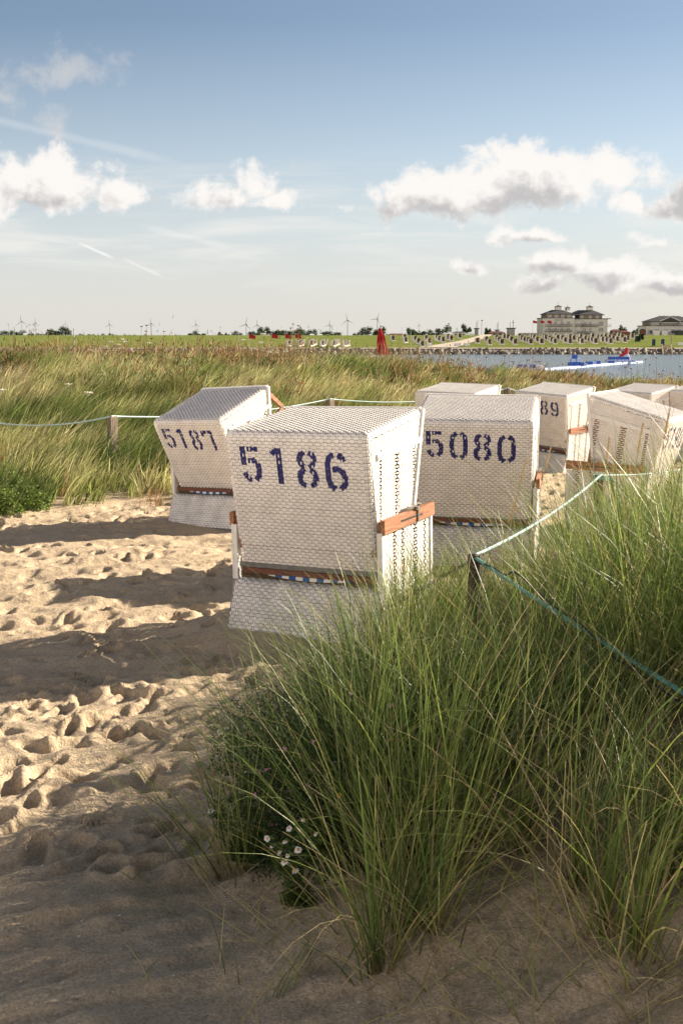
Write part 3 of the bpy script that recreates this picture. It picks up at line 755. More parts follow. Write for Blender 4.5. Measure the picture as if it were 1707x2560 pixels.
for i in range(len(cpts) - 1):
    p0, p1_, p2_, p3_ = cpts[max(i - 1, 0)], cpts[i], cpts[i + 1], cpts[min(i + 2, len(cpts) - 1)]
    for k in range(6):
        t = k / 6; sm.append(.5 * ((2 * p1_) + (p2_ - p0) * t + (2 * p0 - 5 * p1_ + 4 * p2_ - p3_) * t * t + (3 * p1_ - p0 - 3 * p2_ + p3_) * t ** 3))
tag(MB().tube(sm, .0045, 5).build('black_cord', BLACK_CORD, smooth=True), 'thin black cord hanging slack along the teal rope', 'cord')

# ------------------------------------------------------------------ grass
def blades(P, h, w, ldir, lean, curve, segs, tint, bright, tipw=.12, sag=0.0, g=rng):
    """ribbon blades. P (n,3), h,w,ldir(angle),lean,curve (n,) -> verts, quads, tints"""
    n = len(P); t = np.linspace(0, 1, segs + 1)[None, :]
    hor = lean[:, None] * t + curve[:, None] * t ** 2.2
    up = t * np.sqrt(np.maximum(1 - np.minimum(lean[:, None] ** 2 * .5, .6), .2)) - sag * curve[:, None] * t ** 3.5 * .55
    dx, dy = np.cos(ldir)[:, None], np.sin(ldir)[:, None]
    X = P[:, 0:1] + h[:, None] * hor * dx; Y = P[:, 1:2] + h[:, None] * hor * dy; Z = P[:, 2:3] + h[:, None] * up
    wa = g.uniform(0, 2 * math.pi, n)[:, None]; wob = .0
    W = w[:, None] * (1 - t ** 2 * (1 - tipw)) * .5
    ax, ay = np.cos(wa) * W, np.sin(wa) * W
    V = np.stack([np.stack([X - ax, Y - ay, Z], 2), np.stack([X + ax, Y + ay, Z], 2)], 2).reshape(-1, 3)
    b = (np.arange(n) * (segs + 1) * 2)[:, None] + np.arange(segs)[None, :] * 2
    b = b.ravel(); Q = np.stack([b, b + 1, b + 3, b + 2], 1)
    k = (segs + 1) * 2
    tt = np.repeat(np.repeat(t, 2, 1), n, 0).ravel()
    c = np.stack([np.repeat(tint, k), np.repeat(bright, k), tt, np.ones(n * k)], 1)
    return V, Q, c
def cat(lst):
    V = []; Q = []; Cc = []; b = 0
    for v, q, c in lst: V.append(v); Q.append(q + b); Cc.append(c); b += len(v)
    return np.concatenate(V), np.concatenate(Q), np.concatenate(Cc)
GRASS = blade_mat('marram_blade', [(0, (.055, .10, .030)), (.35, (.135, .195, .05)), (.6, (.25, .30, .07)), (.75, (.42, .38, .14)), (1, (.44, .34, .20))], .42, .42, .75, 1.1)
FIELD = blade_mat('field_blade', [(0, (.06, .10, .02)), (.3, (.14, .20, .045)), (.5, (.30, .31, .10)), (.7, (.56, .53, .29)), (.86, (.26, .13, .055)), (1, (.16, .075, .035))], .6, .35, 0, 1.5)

_r0 = at(1188, 1383, 6.0); _r1 = at(1760, 1765, 3.45); rope_a = (_r0.x, _r0.y, _r0.z); rope_b = (_r1.x, _r1.y, _r1.z)
def near_grass():
    g = np.random.default_rng(11); out = []
    # tussocks on the near dune
    N = 1500; x = g.uniform(-.6, 4.4, N); y = g.uniform(2.3, 11.4, N)
    d = x - foot(y)
    dens = ss(d, -.10, .35) * ss(-y, -11.6, -10.0)
    dens *= np.where(y < 3.25, .20, 1) * np.where(y < 2.75, .35, 1)
    dens *= np.where((y > 3.0) & (y < 6.0) & (x < 1.75 - .12 * y + .3) & (x > .2), .8, 1)
    dens *= .35 + .65 * ss(fbm(x * 1.5, y * 1.5, 71, 2), .36, .52)
    k = g.random(N) < dens; x, y = x[k], y[k]
    # hand-placed tussocks seen at the foot of the dune
    hp = [hit(940, 2425), hit(1010, 2330), hit(1505, 2335), hit(1430, 2230), hit(1590, 2380), hit(575, 2165), hit(1180, 2110), hit(1640, 2200), hit(1300, 2130), hit(1060, 2180), hit(1690, 2080)]
    ex = g.uniform(.30, 1.25, 46); ey = g.uniform(5.75, 7.6, 46); kk = (ey > 5.5 + .75 * ex) ; ex, ey = ex[kk], ey[kk]
    x = np.concatenate([x, ex]); y = np.concatenate([y, ey])
    x = np.concatenate([x, [p.x for p in hp]]); y = np.concatenate([y, [p.y for p in hp]]); nt = len(x)
    thin = (x < .25) & (x > -.6) & (y > 2.95) & (y < 4.8) & (np.arange(nt) < nt - len(hp)) & (g.random(nt) < .72); keepT = ~thin
    x, y = x[keepT], y[keepT]; nt = len(x)
    inview = np.abs(x) < .34 * y + .35
    cnt = np.where(inview, g.integers(38, 78, nt), np.where(y > 4.6, g.integers(4, 9, nt), g.integers(16, 28, nt))); cnt[-len(hp):] = 55; cnt[-len(hp) + 5] = 9
    T = np.repeat(np.arange(nt), cnt); n = len(T)
    rad = np.abs(g.normal(0, 1, n)) * np.where(T >= nt - len(hp), .035, .085); an = g.uniform(0, 6.283, n)
    px = x[T] + rad * np.cos(an); py = y[T] + rad * np.sin(an); pz = ground_z(px, py) - .03
    hh = g.uniform(.70, 1.12, nt)[T] * np.clip(g.normal(.86, .2, n), .3, 1.25) * np.where(py < 3.3, .8, 1) * (1 - .25 * ss(py, 7, 10)) * np.where(inview[T], 1, np.where(py < 4.6, .85, .6)) * (1 + .22 * ss(px, .8, 1.6))
    # lean: outwards from the tussock plus a breeze towards the right
    lx = np.cos(an) * .24 * np.minimum(rad / .085, 1.6) + g.normal(0, .10, n) + .10; ly = np.sin(an) * .22 + g.normal(0, .10, n) - .02
    edge = np.exp(-((x[T] - foot(y[T])) / .35) ** 2); lx = lx - .30 * edge * (g.random(n) < .6)
    lean = np.clip(np.hypot(lx, ly), 0, .8); ld = np.arctan2(ly, lx)
    cur = np.abs(g.normal(.16, .16, n)) * 1.1
    dead = g.random(n) < .11; tint = np.where(dead, g.uniform(.75, 1, n), np.clip(g.normal(.36, .15, n) + g.uniform(-.1, .12, nt)[T], 0, .74))
    lean = np.where(dead, lean + g.uniform(.0, .25, n), lean); cur = np.where(dead & (g.random(n) < .4), cur + .5, cur)
    br = np.clip(g.normal(.5, .2, n), 0, 1)
    w = np.clip(.0050 * np.exp(g.normal(0, .3, n)), .003, .010)
    # the mass keeps to the outline it has on the dune: lower at the foot, higher on the crest, rope left clear
    top_of = lambda u: np.interp(u * F + 853, [500, 600, 700, 760, 850, 950, 1000, 1100, 1187, 1300, 1400, 1500, 1600, 1707, 2200], [1860, 1790, 1660, 1590, 1480, 1400, 1345, 1345, 1375, 1300, 1235, 1160, 1090, 1030, 940])
    line = top_of(px / py) + np.where(g.random(n) < .12, -70, 0) + np.abs(g.normal(0, 60, n)) - 18
    zt = CZ - (line - HOR) / F * py * 1.0; cap = np.maximum(zt - pz, .16)
    u_ = px / py; a0, a1 = rope_a, rope_b; tt = np.clip((u_ * a0[1] - a0[0]) / ((a1[0] - a0[0]) - u_ * (a1[1] - a0[1])), 0, 1)
    ry = a0[1] + tt * (a1[1] - a0[1]); rz = a0[2] + tt * (a1[2] - a0[2])
    cap2 = CZ - (CZ - rz) * py / ry - pz - .02; front_ = (py < ry - .02) & (u_ > .115) & (g.random(n) > .24)
    cap = np.where(front_, np.minimum(cap, np.maximum(cap2 * g.uniform(.75, 1.03, n), .14)), cap)
    pm_ = (np.abs(px / py * F + 853 - 1190) < 95) & (py < 5.95) & (g.random(n) < .88); cap = np.where(pm_, np.minimum(cap, np.maximum(CZ - (1590 - HOR) / F * py - pz, .1)), cap)
    eff = hh * (np.sqrt(np.maximum(1 - np.minimum(lean ** 2 * .5, .6), .2)) - .5 * cur)
    hh = hh * np.where(np.abs(px) < .34 * py + .3, np.minimum(1, np.maximum(cap / np.maximum(eff, .05), .2)), 1)
    out.append(blades(np.stack([px, py, pz], 1), hh, w, ld, lean, cur, 6, tint, br, .15, .9, g))
    m_ = np.repeat(np.arange(nt), np.where(inview, 13, 2)); n = len(m_); a_ = g.uniform(0, 6.283, n); r_ = np.abs(g.normal(0, .07, n)); bx, by = x[m_] + r_ * np.cos(a_), y[m_] + r_ * np.sin(a_)
    out.append(blades(np.stack([bx, by, ground_z(bx, by) - .01], 1), g.uniform(.16, .52, n), g.uniform(.003, .006, n), a_ + g.normal(0, .6, n), g.uniform(.15, .85, n), g.uniform(0, .5, n), 5, g.uniform(.78, 1, n), g.uniform(.3, 1, n), .4, .8, g))
    # long arching blades and dry litter near the ground
    n = 170; t = g.integers(nt - len(hp), nt, n); px = x[t] + g.normal(0, .05, n); py = y[t] + g.normal(0, .05, n); pz = ground_z(px, py) - .01
    out.append(blades(np.stack([px, py, pz], 1), g.uniform(.45, .85, n), np.full(n, .0048), g.uniform(0, 6.28, n), g.uniform(.3, .75, n), g.uniform(.15, .55, n), 8, g.choice([.3, .5, .6, .85, .95], n), g.uniform(.3, .9, n), .15, 1.1, g))
    n = 6500; px = g.uniform(-.9, 3.2, n); py = g.uniform(2.2, 8.5, n); k = (px > foot(py) + g.normal(0, .18, n)) ; px, py = px[k], py[k]; n = len(px)
    pz = ground_z(px, py) + .004
    out.append(blades(np.stack([px, py, pz], 1), g.uniform(.08, .30, n), np.full(n, .0046), g.uniform(0, 6.28, n), g.uniform(.75, .95, n), g.uniform(0, .35, n), 4, g.uniform(.72, 1, n), g.uniform(.2, .8, n), .3, .6, g))
    # lone sprigs on the sand
    for (qx, qy, c, hgt) in ((690, 2500, 8, .3), (760, 2450, 5, .25), (1080, 2470, 6, .3), (1310, 2560, 7, .45), (1215, 2400, 4, .22), (860, 2340, 9, .4), (520, 2120, 5, .4), (410, 2290, 4, .2), (330, 2200, 3, .16), (700, 1745, 6, .4), (640, 2050, 8, .4), (500, 1720, 1, .5), (1600, 2480, 10, .5), (350, 2470, 3, .2), (560, 2420, 4, .2)):
        P = hit(qx, qy); m = c; a = g.uniform(0, 6.28, m)
        out.append(blades(np.stack([P.x + g.normal(0, .02, m), P.y + g.normal(0, .02, m), np.full(m, P.z - .01)], 1), hgt * g.uniform(.5, 1.1, m), np.full(m, .0042), a, g.uniform(.25, .85, m), g.uniform(.1, .5, m), 7, g.choice([.25, .4, .55, .85], m), g.uniform(.4, .9, m), .2, .8, g))
    V, Q, c = cat(out)
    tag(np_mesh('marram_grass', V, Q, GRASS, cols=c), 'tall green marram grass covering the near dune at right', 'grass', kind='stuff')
near_grass()

def field_grass():
    g = np.random.default_rng(12); out = []
    def scatter(n, y0, y1, power=1.0):
        y = y0 + (y1 - y0) * g.random(n) ** power; return g.uniform(-1, 1, n) * (.345 * y + 1.2), y
    def tufts(nt, per, y0, y1, h0, h1, wm, segs, rad, power=1.0):
        x, y = scatter(nt, y0, y1, power); k = y > field_edge(x) + g.normal(0, .30, nt) - .05; x, y = x[k], y[k]; nt = len(x)
        fine = fbm(x * .9, y * .9, 95, 3); back = ss(y, 26, 35); edge = np.exp(-((y - field_edge(x)) / 1.6) ** 2)
        green = np.clip(ss(fine, .46, .56) * .95 + .7 * edge * (fbm(x * .8, y * .3, 77, 2) > .42), 0, 1)
        brown = ss(fbm(x * .55, y * .55, 99, 3), .50, .58) * (.2 + .8 * back)
        tnt = np.clip(g.normal(.65, .11, nt) - .34 * green, .04, .76); tnt = np.where(g.random(nt) < brown * .5, g.uniform(.80, .97, nt), tnt)
        gust = fbm(x * .45 + 5, y * .45, 103, 2) - .5
        tld = g.normal(.12, .58, nt) + gust * 1.6; tlean = np.clip(g.normal(.46, .14, nt) + gust * .5 - .15 * edge, .02, .95); th = g.uniform(h0, h1, nt) * (.7 + .7 * fine) * (.7 + .3 * ss(y - field_edge(x), 0, 2)) * (1 - .2 * back)
        tb = np.clip(g.normal(.58, .22, nt) - .12 * green, 0, 1)
        T = np.repeat(np.arange(nt), per); n = len(T); a = g.uniform(0, 6.283, n); rr = np.abs(g.normal(0, rad, n))
        px, py = x[T] + rr * np.cos(a), y[T] + rr * np.sin(a); z = ground_z(px, py) - .02
        lx = tlean[T] * np.cos(tld[T]) + .22 * np.cos(a) * g.random(n); ly = tlean[T] * np.sin(tld[T]) + .22 * np.sin(a) * g.random(n)
        tint = np.clip(tnt[T] + g.normal(0, .07, n), 0, 1); w = np.exp(g.normal(0, .5, n)) * wm * (.5 + py / 38)
        return blades(np.stack([px, py, z], 1), th[T] * g.uniform(.55, 1.15, n), w, np.arctan2(ly, lx), np.clip(np.hypot(lx, ly), 0, .95), np.abs(g.normal(.24, .16, n)), segs, tint, np.clip(tb[T] + g.normal(0, .16, n), 0, 1), .12, .7, g)
    out.append(tufts(6800, 22, 13, 27, .42, .80, .0115, 4, .10, .9))
    out.append(tufts(5600, 15, 26, 45, .38, .68, .0165, 3, .15))
    # tufts beside and behind the right-hand chairs
    # dry seed stalks on the crest
    n = 5200; x, y = scatter(n, 27, 43); k = fbm(x * .4, y * .4, 111, 2) > .42; x, y = x[k], y[k]; n = len(x)
    out.append(blades(np.stack([x, y, ground_z(x, y)], 1), g.uniform(.5, .95, n), np.full(n, .011), g.uniform(0, 6.28, n), np.abs(g.normal(0, .14, n)), np.abs(g.normal(0, .1, n)), 3, g.uniform(.76, 1, n), g.uniform(.2, .8, n), .5, .3, g))
    # a few outliers on the sand edge
    V, Q, c = cat(out)
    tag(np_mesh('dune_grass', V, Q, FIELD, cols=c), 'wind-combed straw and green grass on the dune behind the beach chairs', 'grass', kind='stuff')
field_grass()
def shells():
    g = np.random.default_rng(19); n = 260; x = g.uniform(-1.4, 1.2, n); y = g.uniform(2.0, 7.5, n); k = (x < foot(y) + .1) | (y < 3.0); x, y = x[k], y[k]; n = len(x); z = ground_z(x, y) + .002
    s = g.uniform(.0025, .008, n)[:, None]; a = g.uniform(0, 6.28, n)[:, None]; A = a + np.array([[0, 1.4, 3.0, 4.6]]); r = s * g.uniform(.6, 1.2, (n, 4))
    V = np.stack([x[:, None] + r * np.cos(A), y[:, None] + r * np.sin(A), z[:, None] + g.uniform(0, .003, (n, 4))], 2).reshape(-1, 3)
    tag(np_mesh('shell_fragments', V, np.arange(4 * n).reshape(-1, 4), mat('shell', (.70, .66, .60), .5)), 'tiny white shell fragments strewn over the near sand', 'shell bits', kind='stuff')
shells()
print('grass done')

# small brown and dark green herb clumps among the crest grass
def herbs():
    g = np.random.default_rng(14); n = 560; y = g.uniform(23, 42, n); x = g.uniform(-1, 1, n) * (.34 * y + 1); x = np.where(g.random(n) < .25, g.uniform(-8, -3, n), x)
    out = []
    for i in range(n):
        if fbm(x[i] * .5, y[i] * .5, 99, 3) < .45: continue
        m = 170; r = g.uniform(.3, .75); q = g.normal(0, .45, (m, 3)) * r; q[:, 2] = np.abs(q[:, 2]) * 1.1
        P = np.stack([x[i] + q[:, 0], y[i] + q[:, 1], np.full(m, gz(x[i], y[i])) + q[:, 2]], 1)
        tn = g.choice([.88, .96, 1.0, .02, .05]); out.append(blades(P, g.uniform(.05, .13, m), np.full(m, .024), g.uniform(0, 6.28, m), g.uniform(0, .8, m), g.uniform(0, .3, m), 2, np.clip(tn + g.normal(0, .04, m), 0, 1), g.uniform(.1, .8, m), .3, 0, g))
    V, Q, c = cat(out); tag(np_mesh('dune_herbs', V, Q, FIELD, cols=c), 'brown and dark green wild herbs scattered through the dune grass', 'herbs', kind='stuff')
herbs()

# ------------------------------------------------------------------ leafy plants
LEAF = blade_mat('herb_leaf', [(0, (.02, .045, .012)), (.5, (.045, .09, .02)), (1, (.10, .16, .03))], .55, .25)
PETAL = mat('white_petal', (.80, .80, .78), .6); YOLK = mat('yellow_disc', (.70, .36, .03), .7, noise=200); PINK = mat('pink_petal', (.55, .22, .36), .6); YEL = mat('yellow_petal', (.70, .50, .03), .6)
CREAM = mat('cream_umbel', (.70, .67, .52), .8, noise=80, amt=.3); SEEDB = mat('dark_seed_head', (.16, .12, .045), .9, noise=60, amt=.4); STEM = mat('green_stem', (.10, .14, .045), .7); DRYSTEM = mat('dry_stem', (.28, .19, .10), .8)
STRAW = mat('straw_spike', (.58, .43, .24), .85, noise=150, amt=.4)
def leaf_ball(n, r, c, size, tint, seed=1, asp=.38, shell=.35):
    g = np.random.default_rng(seed); d = g.normal(0, 1, (n, 3)); d /= np.linalg.norm(d, axis=1)[:, None]; d[:, 2] = np.abs(d[:, 2]) * 1.0 - .05
    lump = .72 + .5 * vn(d[:, 0] * 2.6 + 7, d[:, 1] * 2.6 + d[:, 2] * 2 + 3, seed)
    rr = (g.random(n) ** shell) * lump
    P = d * rr[:, None] * np.array(r) + np.array(c)
    a = g.uniform(0, 6.28, n); e = g.uniform(-.9, .9, n); u = np.stack([np.cos(a) * np.cos(e), np.sin(a) * np.cos(e), np.sin(e)], 1); w = np.cross(u, g.normal(0, 1, (n, 3))); w /= np.linalg.norm(w, axis=1)[:, None]
    s = size * g.uniform(.6, 1.3, n)[:, None]
    V = np.stack([P - u * s, P + w * s * asp, P + u * s, P - w * s * asp], 1).reshape(-1, 3); Q = np.arange(4 * n).reshape(-1, 4)
    tn = np.clip(tint + g.normal(0, .18, n), 0, 1); c4 = np.stack([np.repeat(tn, 4), np.repeat(g.random(n), 4), np.zeros(4 * n), np.ones(4 * n)], 1)
    return V, Q, c4
def join3(l): return cat(l)
# restharrow bush in the near shade
B0 = hit(800, 2230); bush = empty('flowering_bush', (B0.x + .13, B0.y + .26, 0), 0, 'dark leafy bush with tiny pink and yellow flowers under the near grass', 'bush')
bz = gz(bush.location.x, bush.location.y); bush.location.z = bz
lb = []
for i, (dx, dy, dz, r) in enumerate(((0, 0, .05, .34), (-.16, .32, .12, .36), (.18, .42, .20, .42), (-.28, .72, .12, .34), (.30, .95, .2, .42), (.0, 1.15, .18, .42), (.22, -.08, .0, .26), (-.24, .12, .0, .24), (.55, .5, .18, .4))):
    lb.append(leaf_ball(5200, (r, r, r * 1.1), (dx, dy, dz - .08), .015, .2, 30 + i, asp=.17, shell=.55))
gb = np.random.default_rng(44)
for (dx, dy, dz, r) in ((0, 0, .05, .34), (-.16, .32, .12, .36), (.18, .42, .20, .42), (-.28, .72, .12, .34), (.30, .95, .2, .42), (.0, 1.15, .18, .42), (-.24, .12, .0, .24)):
    m_ = 210; a_ = gb.uniform(0, 6.28, m_); q_ = np.sqrt(gb.random(m_)) * r * .6
    lb.append(blades(np.stack([dx + q_ * np.cos(a_), dy + q_ * np.sin(a_), np.full(m_, dz - .1)], 1), gb.uniform(.5, 1.25, m_) * r * 1.25, np.full(m_, .0032), a_ + gb.normal(0, .5, m_), gb.uniform(.1, .75, m_), gb.uniform(0, .35, m_), 5, gb.uniform(.2, .9, m_), gb.random(m_), .3, .3, gb))
V, Q, c = join3(lb); np_mesh('foliage', V, Q, LEAF, bush, cols=c)
def bush_depth(px, py):
    """point of the bush surface met by the sight line"""
    best = None; o = Vector((0, 0, CZ)); d = ray(px, py).normalized()
    for (dx, dy, dz, r) in ((0, 0, .05, .34), (-.16, .32, .12, .36), (.18, .42, .20, .42), (-.28, .72, .12, .34), (.30, .95, .2, .42), (.0, 1.15, .18, .42), (.22, -.08, .0, .26), (-.24, .12, .0, .24), (.55, .5, .18, .4)):
        cpt = Vector((bush.location.x + dx, bush.location.y + dy, bz + dz - .08)); oc = o - cpt; b = oc.dot(d); q = b * b - (oc.length_squared - (r * .9) ** 2)
        if q > 0:
            t = -b - math.sqrt(q)
            if best is None or t < best: best = t
    if best is None: return None
    return o + d * (best - .03)
K2 = lambda zx, zy: (500 + zx / 2.613, 1650 + zy / 2.613)
for i, z in enumerate([(590, 857), (705, 830), (838, 740), (745, 535), (870, 670), (845, 1015), (485, 1080), (440, 715), (545, 585), (350, 885), (680, 350), (1000, 225), (1250, 300), (1380, 268), (835, 205), (730, 715), (860, 845)]):
    P = bush_depth(*K2(*z)) or at(*K2(*z), B0.y + .75)
    m = MB(); rr = random.Random(i)
    for k in range(4):
        a = rr.uniform(0, 6.28); u = Vector((math.cos(a), math.sin(a), rr.uniform(-.3, .8))).normalized(); w = u.cross(Vector((0, 0, 1))).normalized()
        m.face([Vector((0, 0, 0)), u * .008 + w * .006, u * .017, u * .008 - w * .006])
    o = m.build('flower', PINK, bush); o.location = P - bush.location
for i, z in enumerate([(1255, 512), (1165, 635), (1200, 655), (910, 880), (780, 1165)]):
    P = bush_depth(*K2(*z)) or at(*K2(*z), B0.y + .75); m = MB()
    for k in range(5):
        a = k * 1.257; u = Vector((math.cos(a), -.3, math.sin(a))).normalized(); w = Vector((-math.sin(a), 0, math.cos(a)))
        m.face([Vector((0, 0, 0)), u * .006 + w * .004, u * .012, u * .006 - w * .004])
    o = m.build('flower', YEL, bush); o.location = P - bush.location
# chamomile plants
def chamomile(base, heads, label, seed):
    rr = random.Random(seed); root = empty('chamomile_plant', base, 0, label, 'flowering plant')
    st = MB(); lv = []
    for (px, py, Y, s, open_) in heads:
        s = s * .85
        P = at(px, py, Y) - base; b = Vector((rr.gauss(0, .03), rr.gauss(0, .03), -.01)); mid = b.lerp(P, .55) + Vector((rr.gauss(0, .015), rr.gauss(0, .015), -.03))
        st.tube([b, b.lerp(mid, .5) + Vector((0, 0, -.01)), mid, P], [.0022, .0018, .0015, .0012], 4)
        for k in range(11):
            q = b.lerp(mid, k / 10) if k < 6 else mid.lerp(P, (k - 5) / 6); lv.append(leaf_ball(16, (.035, .035, .03), tuple(q), .011, .75, seed + k, shell=.6))
        f = empty_child = None
        up = (Vector((rr.gauss(-.15, .3), -.55 + rr.gauss(0, .2), .8)) if open_ else Vector((rr.gauss(0, .5), -.3, .9))).normalized(); q = up.to_track_quat('Z', 'Y')
        m = MB(); n = rr.randint(11, 14)
        for k in range(n):
            a = 2 * math.pi * k / n + rr.gauss(0, .08); L = s * rr.uniform(.85, 1.1); dr = rr.uniform(-.35, .05) - (0 if open_ else .45)
            u = Vector((math.cos(a), math.sin(a), dr)); w = Vector((-math.sin(a), math.cos(a), 0)) * s * .2
            pts = [u * s * .28 - w * .6, u * s * .28 + w * .6, u * L * .75 + w, u * L + w * .35, u * L - w * .35, u * L * .75 - w]
            m.face([q @ p for p in pts])
        fo = m.build('flower', PETAL, root); fo.location = P
        d = MB(); ring = []
        for i_ in range(4):
            e = i_ / 3 * math.pi / 2; ring.append((math.cos(e) * s * .36, math.sin(e) * s * .34))
        d.tube([q @ Vector((0, 0, z)) for r_, z in ring], [max(r_, .0004) for r_, z in ring], 8); d.build('flower_disc', YOLK, fo, smooth=True)
    V, Q, c = join3(lv); st.build('stems', STEM, root, smooth=True); np_mesh('leaves', V, Q, LEAF, root, cols=c)
YB = B0.y
b1 = hit(600, 2150)
chamomile(b1, [(527, 2027, b1.y + .02, .016, 1), (538, 1992, b1.y + .1, .014, 0), (603, 1975, b1.y + .12, .014, 0), (626, 1954, b1.y + .2, .013, 0), (632, 1929, b1.y + .22, .014, 1), (645, 1927, b1.y + .24, .014, 0), (617, 1927, b1.y + .2, .014, 0)], 'leafy chamomile leaning out over the sand with one large open daisy flower', 51)
b3 = hit(690, 1990)
chamomile(b3, [(630, 1872, b3.y - .1, .014, 1), (664, 1863, b3.y, .014, 1), (710, 1870, b3.y + .05, .014, 1), (550, 1826, b3.y - .1, .015, 0), (567, 1818, b3.y - .05, .015, 0), (674, 1906, b3.y, .012, 0), (733, 1828, b3.y + .1, .012, 0)], 'chamomile with pale daisies against the dappled sand, above the other two', 57)
b2 = hit(740, 2260)
chamomile(b2, [(760, 2048, b2.y - .02, .013, 0), (722, 2071, b2.y - .05, .014, 1), (668, 2096, b2.y - .08, .013, 1), (680, 2115, b2.y - .08, .010, 1), (712, 2102, b2.y - .06, .012, 0), (695, 2128, b2.y - .08, .013, 0), (745, 2124, b2.y - .07, .016, 1), (710, 2155, b2.y - .1, .014, 1), (738, 2176, b2.y - .1, .015, 1), (787, 2083, b2.y - .02, .012, 0), (719, 2139, b2.y - .09, .009, 1)], 'lowest chamomile with a cluster of white and orange daisies against dark leaves', 63)
# fluffy seed ball
P = at(1005, 2182, 3.5); m = MB(); rr = random.Random(3)
m.tube([Vector((0, 0, -(P.z - gz(P.x, P.y)))), Vector((0, 0, 0))], .0012, 4)
for k in range(70):
    a = rr.uniform(0, 6.28); e = rr.uniform(-1.2, 1.5); u = Vector((math.cos(a) * math.cos(e), math.sin(a) * math.cos(e), math.sin(e))); m.tube([u * .002, u * .017], [.0004, .0012], 3, cap=False)
o = m.build('seed_puff', CREAM); o.location = P; tag(o, 'small white fluffy seed head low in the near grass', 'seed head')
# green shrub at the left edge
S0 = at(30, 1215, 13.9); sh = empty('green_shrub', (S0.x - .15, 14.0, gz(S0.x, 14.0)), 0, 'bushy bright green shrub where the sand meets the grass at left edge', 'shrub')
lb = [leaf_ball(5200, (r, r * .8, r * 1.05), (dx, dy, -.05), .022, .9, 80 + i, shell=.5) for i, (dx, dy, r) in enumerate(((-.05, 0, .40), (.22, .3, .34), (-.5, .2, .5), (-.1, .6, .52), (-.55, .7, .6)))]
V, Q, c = join3(lb); np_mesh('foliage', V, Q, blade_mat('shrub_leaf', [(0, (.05, .09, .02)), (.5, (.10, .16, .03)), (1, (.17, .24, .05))], .55, .3), sh, cols=c)
MB().tube([(0, 0, -.05), (.02, 0, .2), (.05, .03, .45)], [.02, .015, .008], 6).build('stem', BARK, sh)
# marram seed spikes
SP = [(1315, 1148, 1250, 1420, 6.2), (1376, 1118, 1322, 1330, 6.6), (1291, 1240, 1228, 1450, 6.0), (1522, 1092, 1500, 1330, 6.0), (1606, 1060, 1560, 1330, 5.6), (1673, 1022, 1622, 1300, 5.4), (1380, 1378, 1362, 1600, 5.4),
      (1292, 1668, 1250, 1900, 4.6), (1545, 2040, 1528, 2200, 3.5), (1640, 1300, 1640, 1560, 5.0), (1230, 1060 + 330, 1180, 1600, 5.8), (1010, 1400, 1000, 1620, 6.2), (1035, 2060, 1030, 2250, 3.6), (1225, 1830, 1226, 2000, 4.2), (1475, 1250, 1480, 1480, 5.6)]
SLAB = 'straw-coloured marram seed spike standing among the green blades'
for i, (tx, ty, bx, by, Y) in enumerate(SP):
    T = at(tx, ty, Y); Bp = at(bx, by, Y); P = Vector((Bp.x, Y, gz(Bp.x, Y))); top_ = T - P; mid = (Bp - P).lerp(top_, .3)
    root = empty('seed_spike', P, 0, SLAB, 'seed spike', 'marram seed spikes in the near grass')
    ax = (T - Bp).normalized(); hl = .15 if i < 6 else .09
    MB().tube([(0, 0, 0), mid * .5 + Vector((0, 0, .02)), mid, top_ - ax * hl], [.0026, .0022, .002, .0016], 5).build('stem', STRAW, root, smooth=True)
    m = MB(); rr = random.Random(i)
    m.tube([top_ - ax * hl * (1 - t) for t in (0, .15, .4, .7, .9, 1)], [.002, .0048, .006, .005, .003, .001], 7)
    for k in range(110):
        t = rr.random(); c0 = top_ - ax * hl * (1 - t); a = rr.uniform(0, 6.28); u = Vector((math.cos(a), math.sin(a), 0)); m.tube([c0 + u * .003, c0 + u * (.0085 * (1.05 - t * .5)) + ax * .013], [.0013, .0003], 3, cap=False)
    m.build('spike', STRAW, root)
# wild carrot umbels over the dune
def carrot(px, py, Y, r, m_, sm_, label, grp, seed):
    rr = random.Random(seed); T = at(px, py, Y); gx = T.x + rr.gauss(0, .08); gy = Y; z = gz(gx, gy); root = empty('wild_carrot', (gx, gy, z), 0, label, 'wildflower', grp)
    top_ = T - root.location; MB().tube([(0, 0, 0), (top_.x * .3, 0, top_.z * .5), top_], [.007, .006, .004], 5).build('stem', sm_, root)
    m = MB()
    for k in range(16):
        a = k * 2.4; q = math.sqrt(k / 16) * r; c0 = top_ + Vector((math.cos(a) * q, math.sin(a) * q * .9, .25 * r + rr.uniform(-.2, .1) * r))
        m.tube([top_ - Vector((0, 0, r * .5)), c0], [.002, .002], 3, cap=False); s = r * .32
        m.tube([c0 - Vector((0, 0, s * .3)), c0, c0 + Vector((0, 0, s * .3))], [s * .5, s, s * .5], 6)
    m.build('flower_head', m_, root)
Z6 = lambda x, y: (550 + x / 2.613, 760 + y / 2.613); Z7 = lambda x, y: (x / 2.613, 760 + y / 2.613); Z5 = lambda x, y: (1100 + x / 2.583, 740 + y / 2.583)
W1 = [Z7(*p) for p in [(285, 375), (222, 404), (590, 305), (625, 312), (745, 307), (540, 340), (720, 252), (770, 268), (800, 233), (972, 258), (706, 332), (722, 402), (680, 430), (650, 385), (686, 447), (440, 463), (900, 452), (448, 530), (487, 318), (655, 465), (980, 312), (1088, 305), (385, 465), (15, 565), (578, 585), (690, 280), (820, 250)]] + [Z6(*p) for p in [(320, 318), (372, 320), (430, 315), (240, 300), (990, 345), (282, 198), (153, 237), (265, 255)]]
for i, (x, y) in enumerate(W1): carrot(x, y, 36 - (y - 840) * .12 if y > 870 else random.uniform(27, 33), .075, CREAM, STEM, 'white wild carrot umbel above the grass behind the far rope', 'white wild carrot umbels', i)
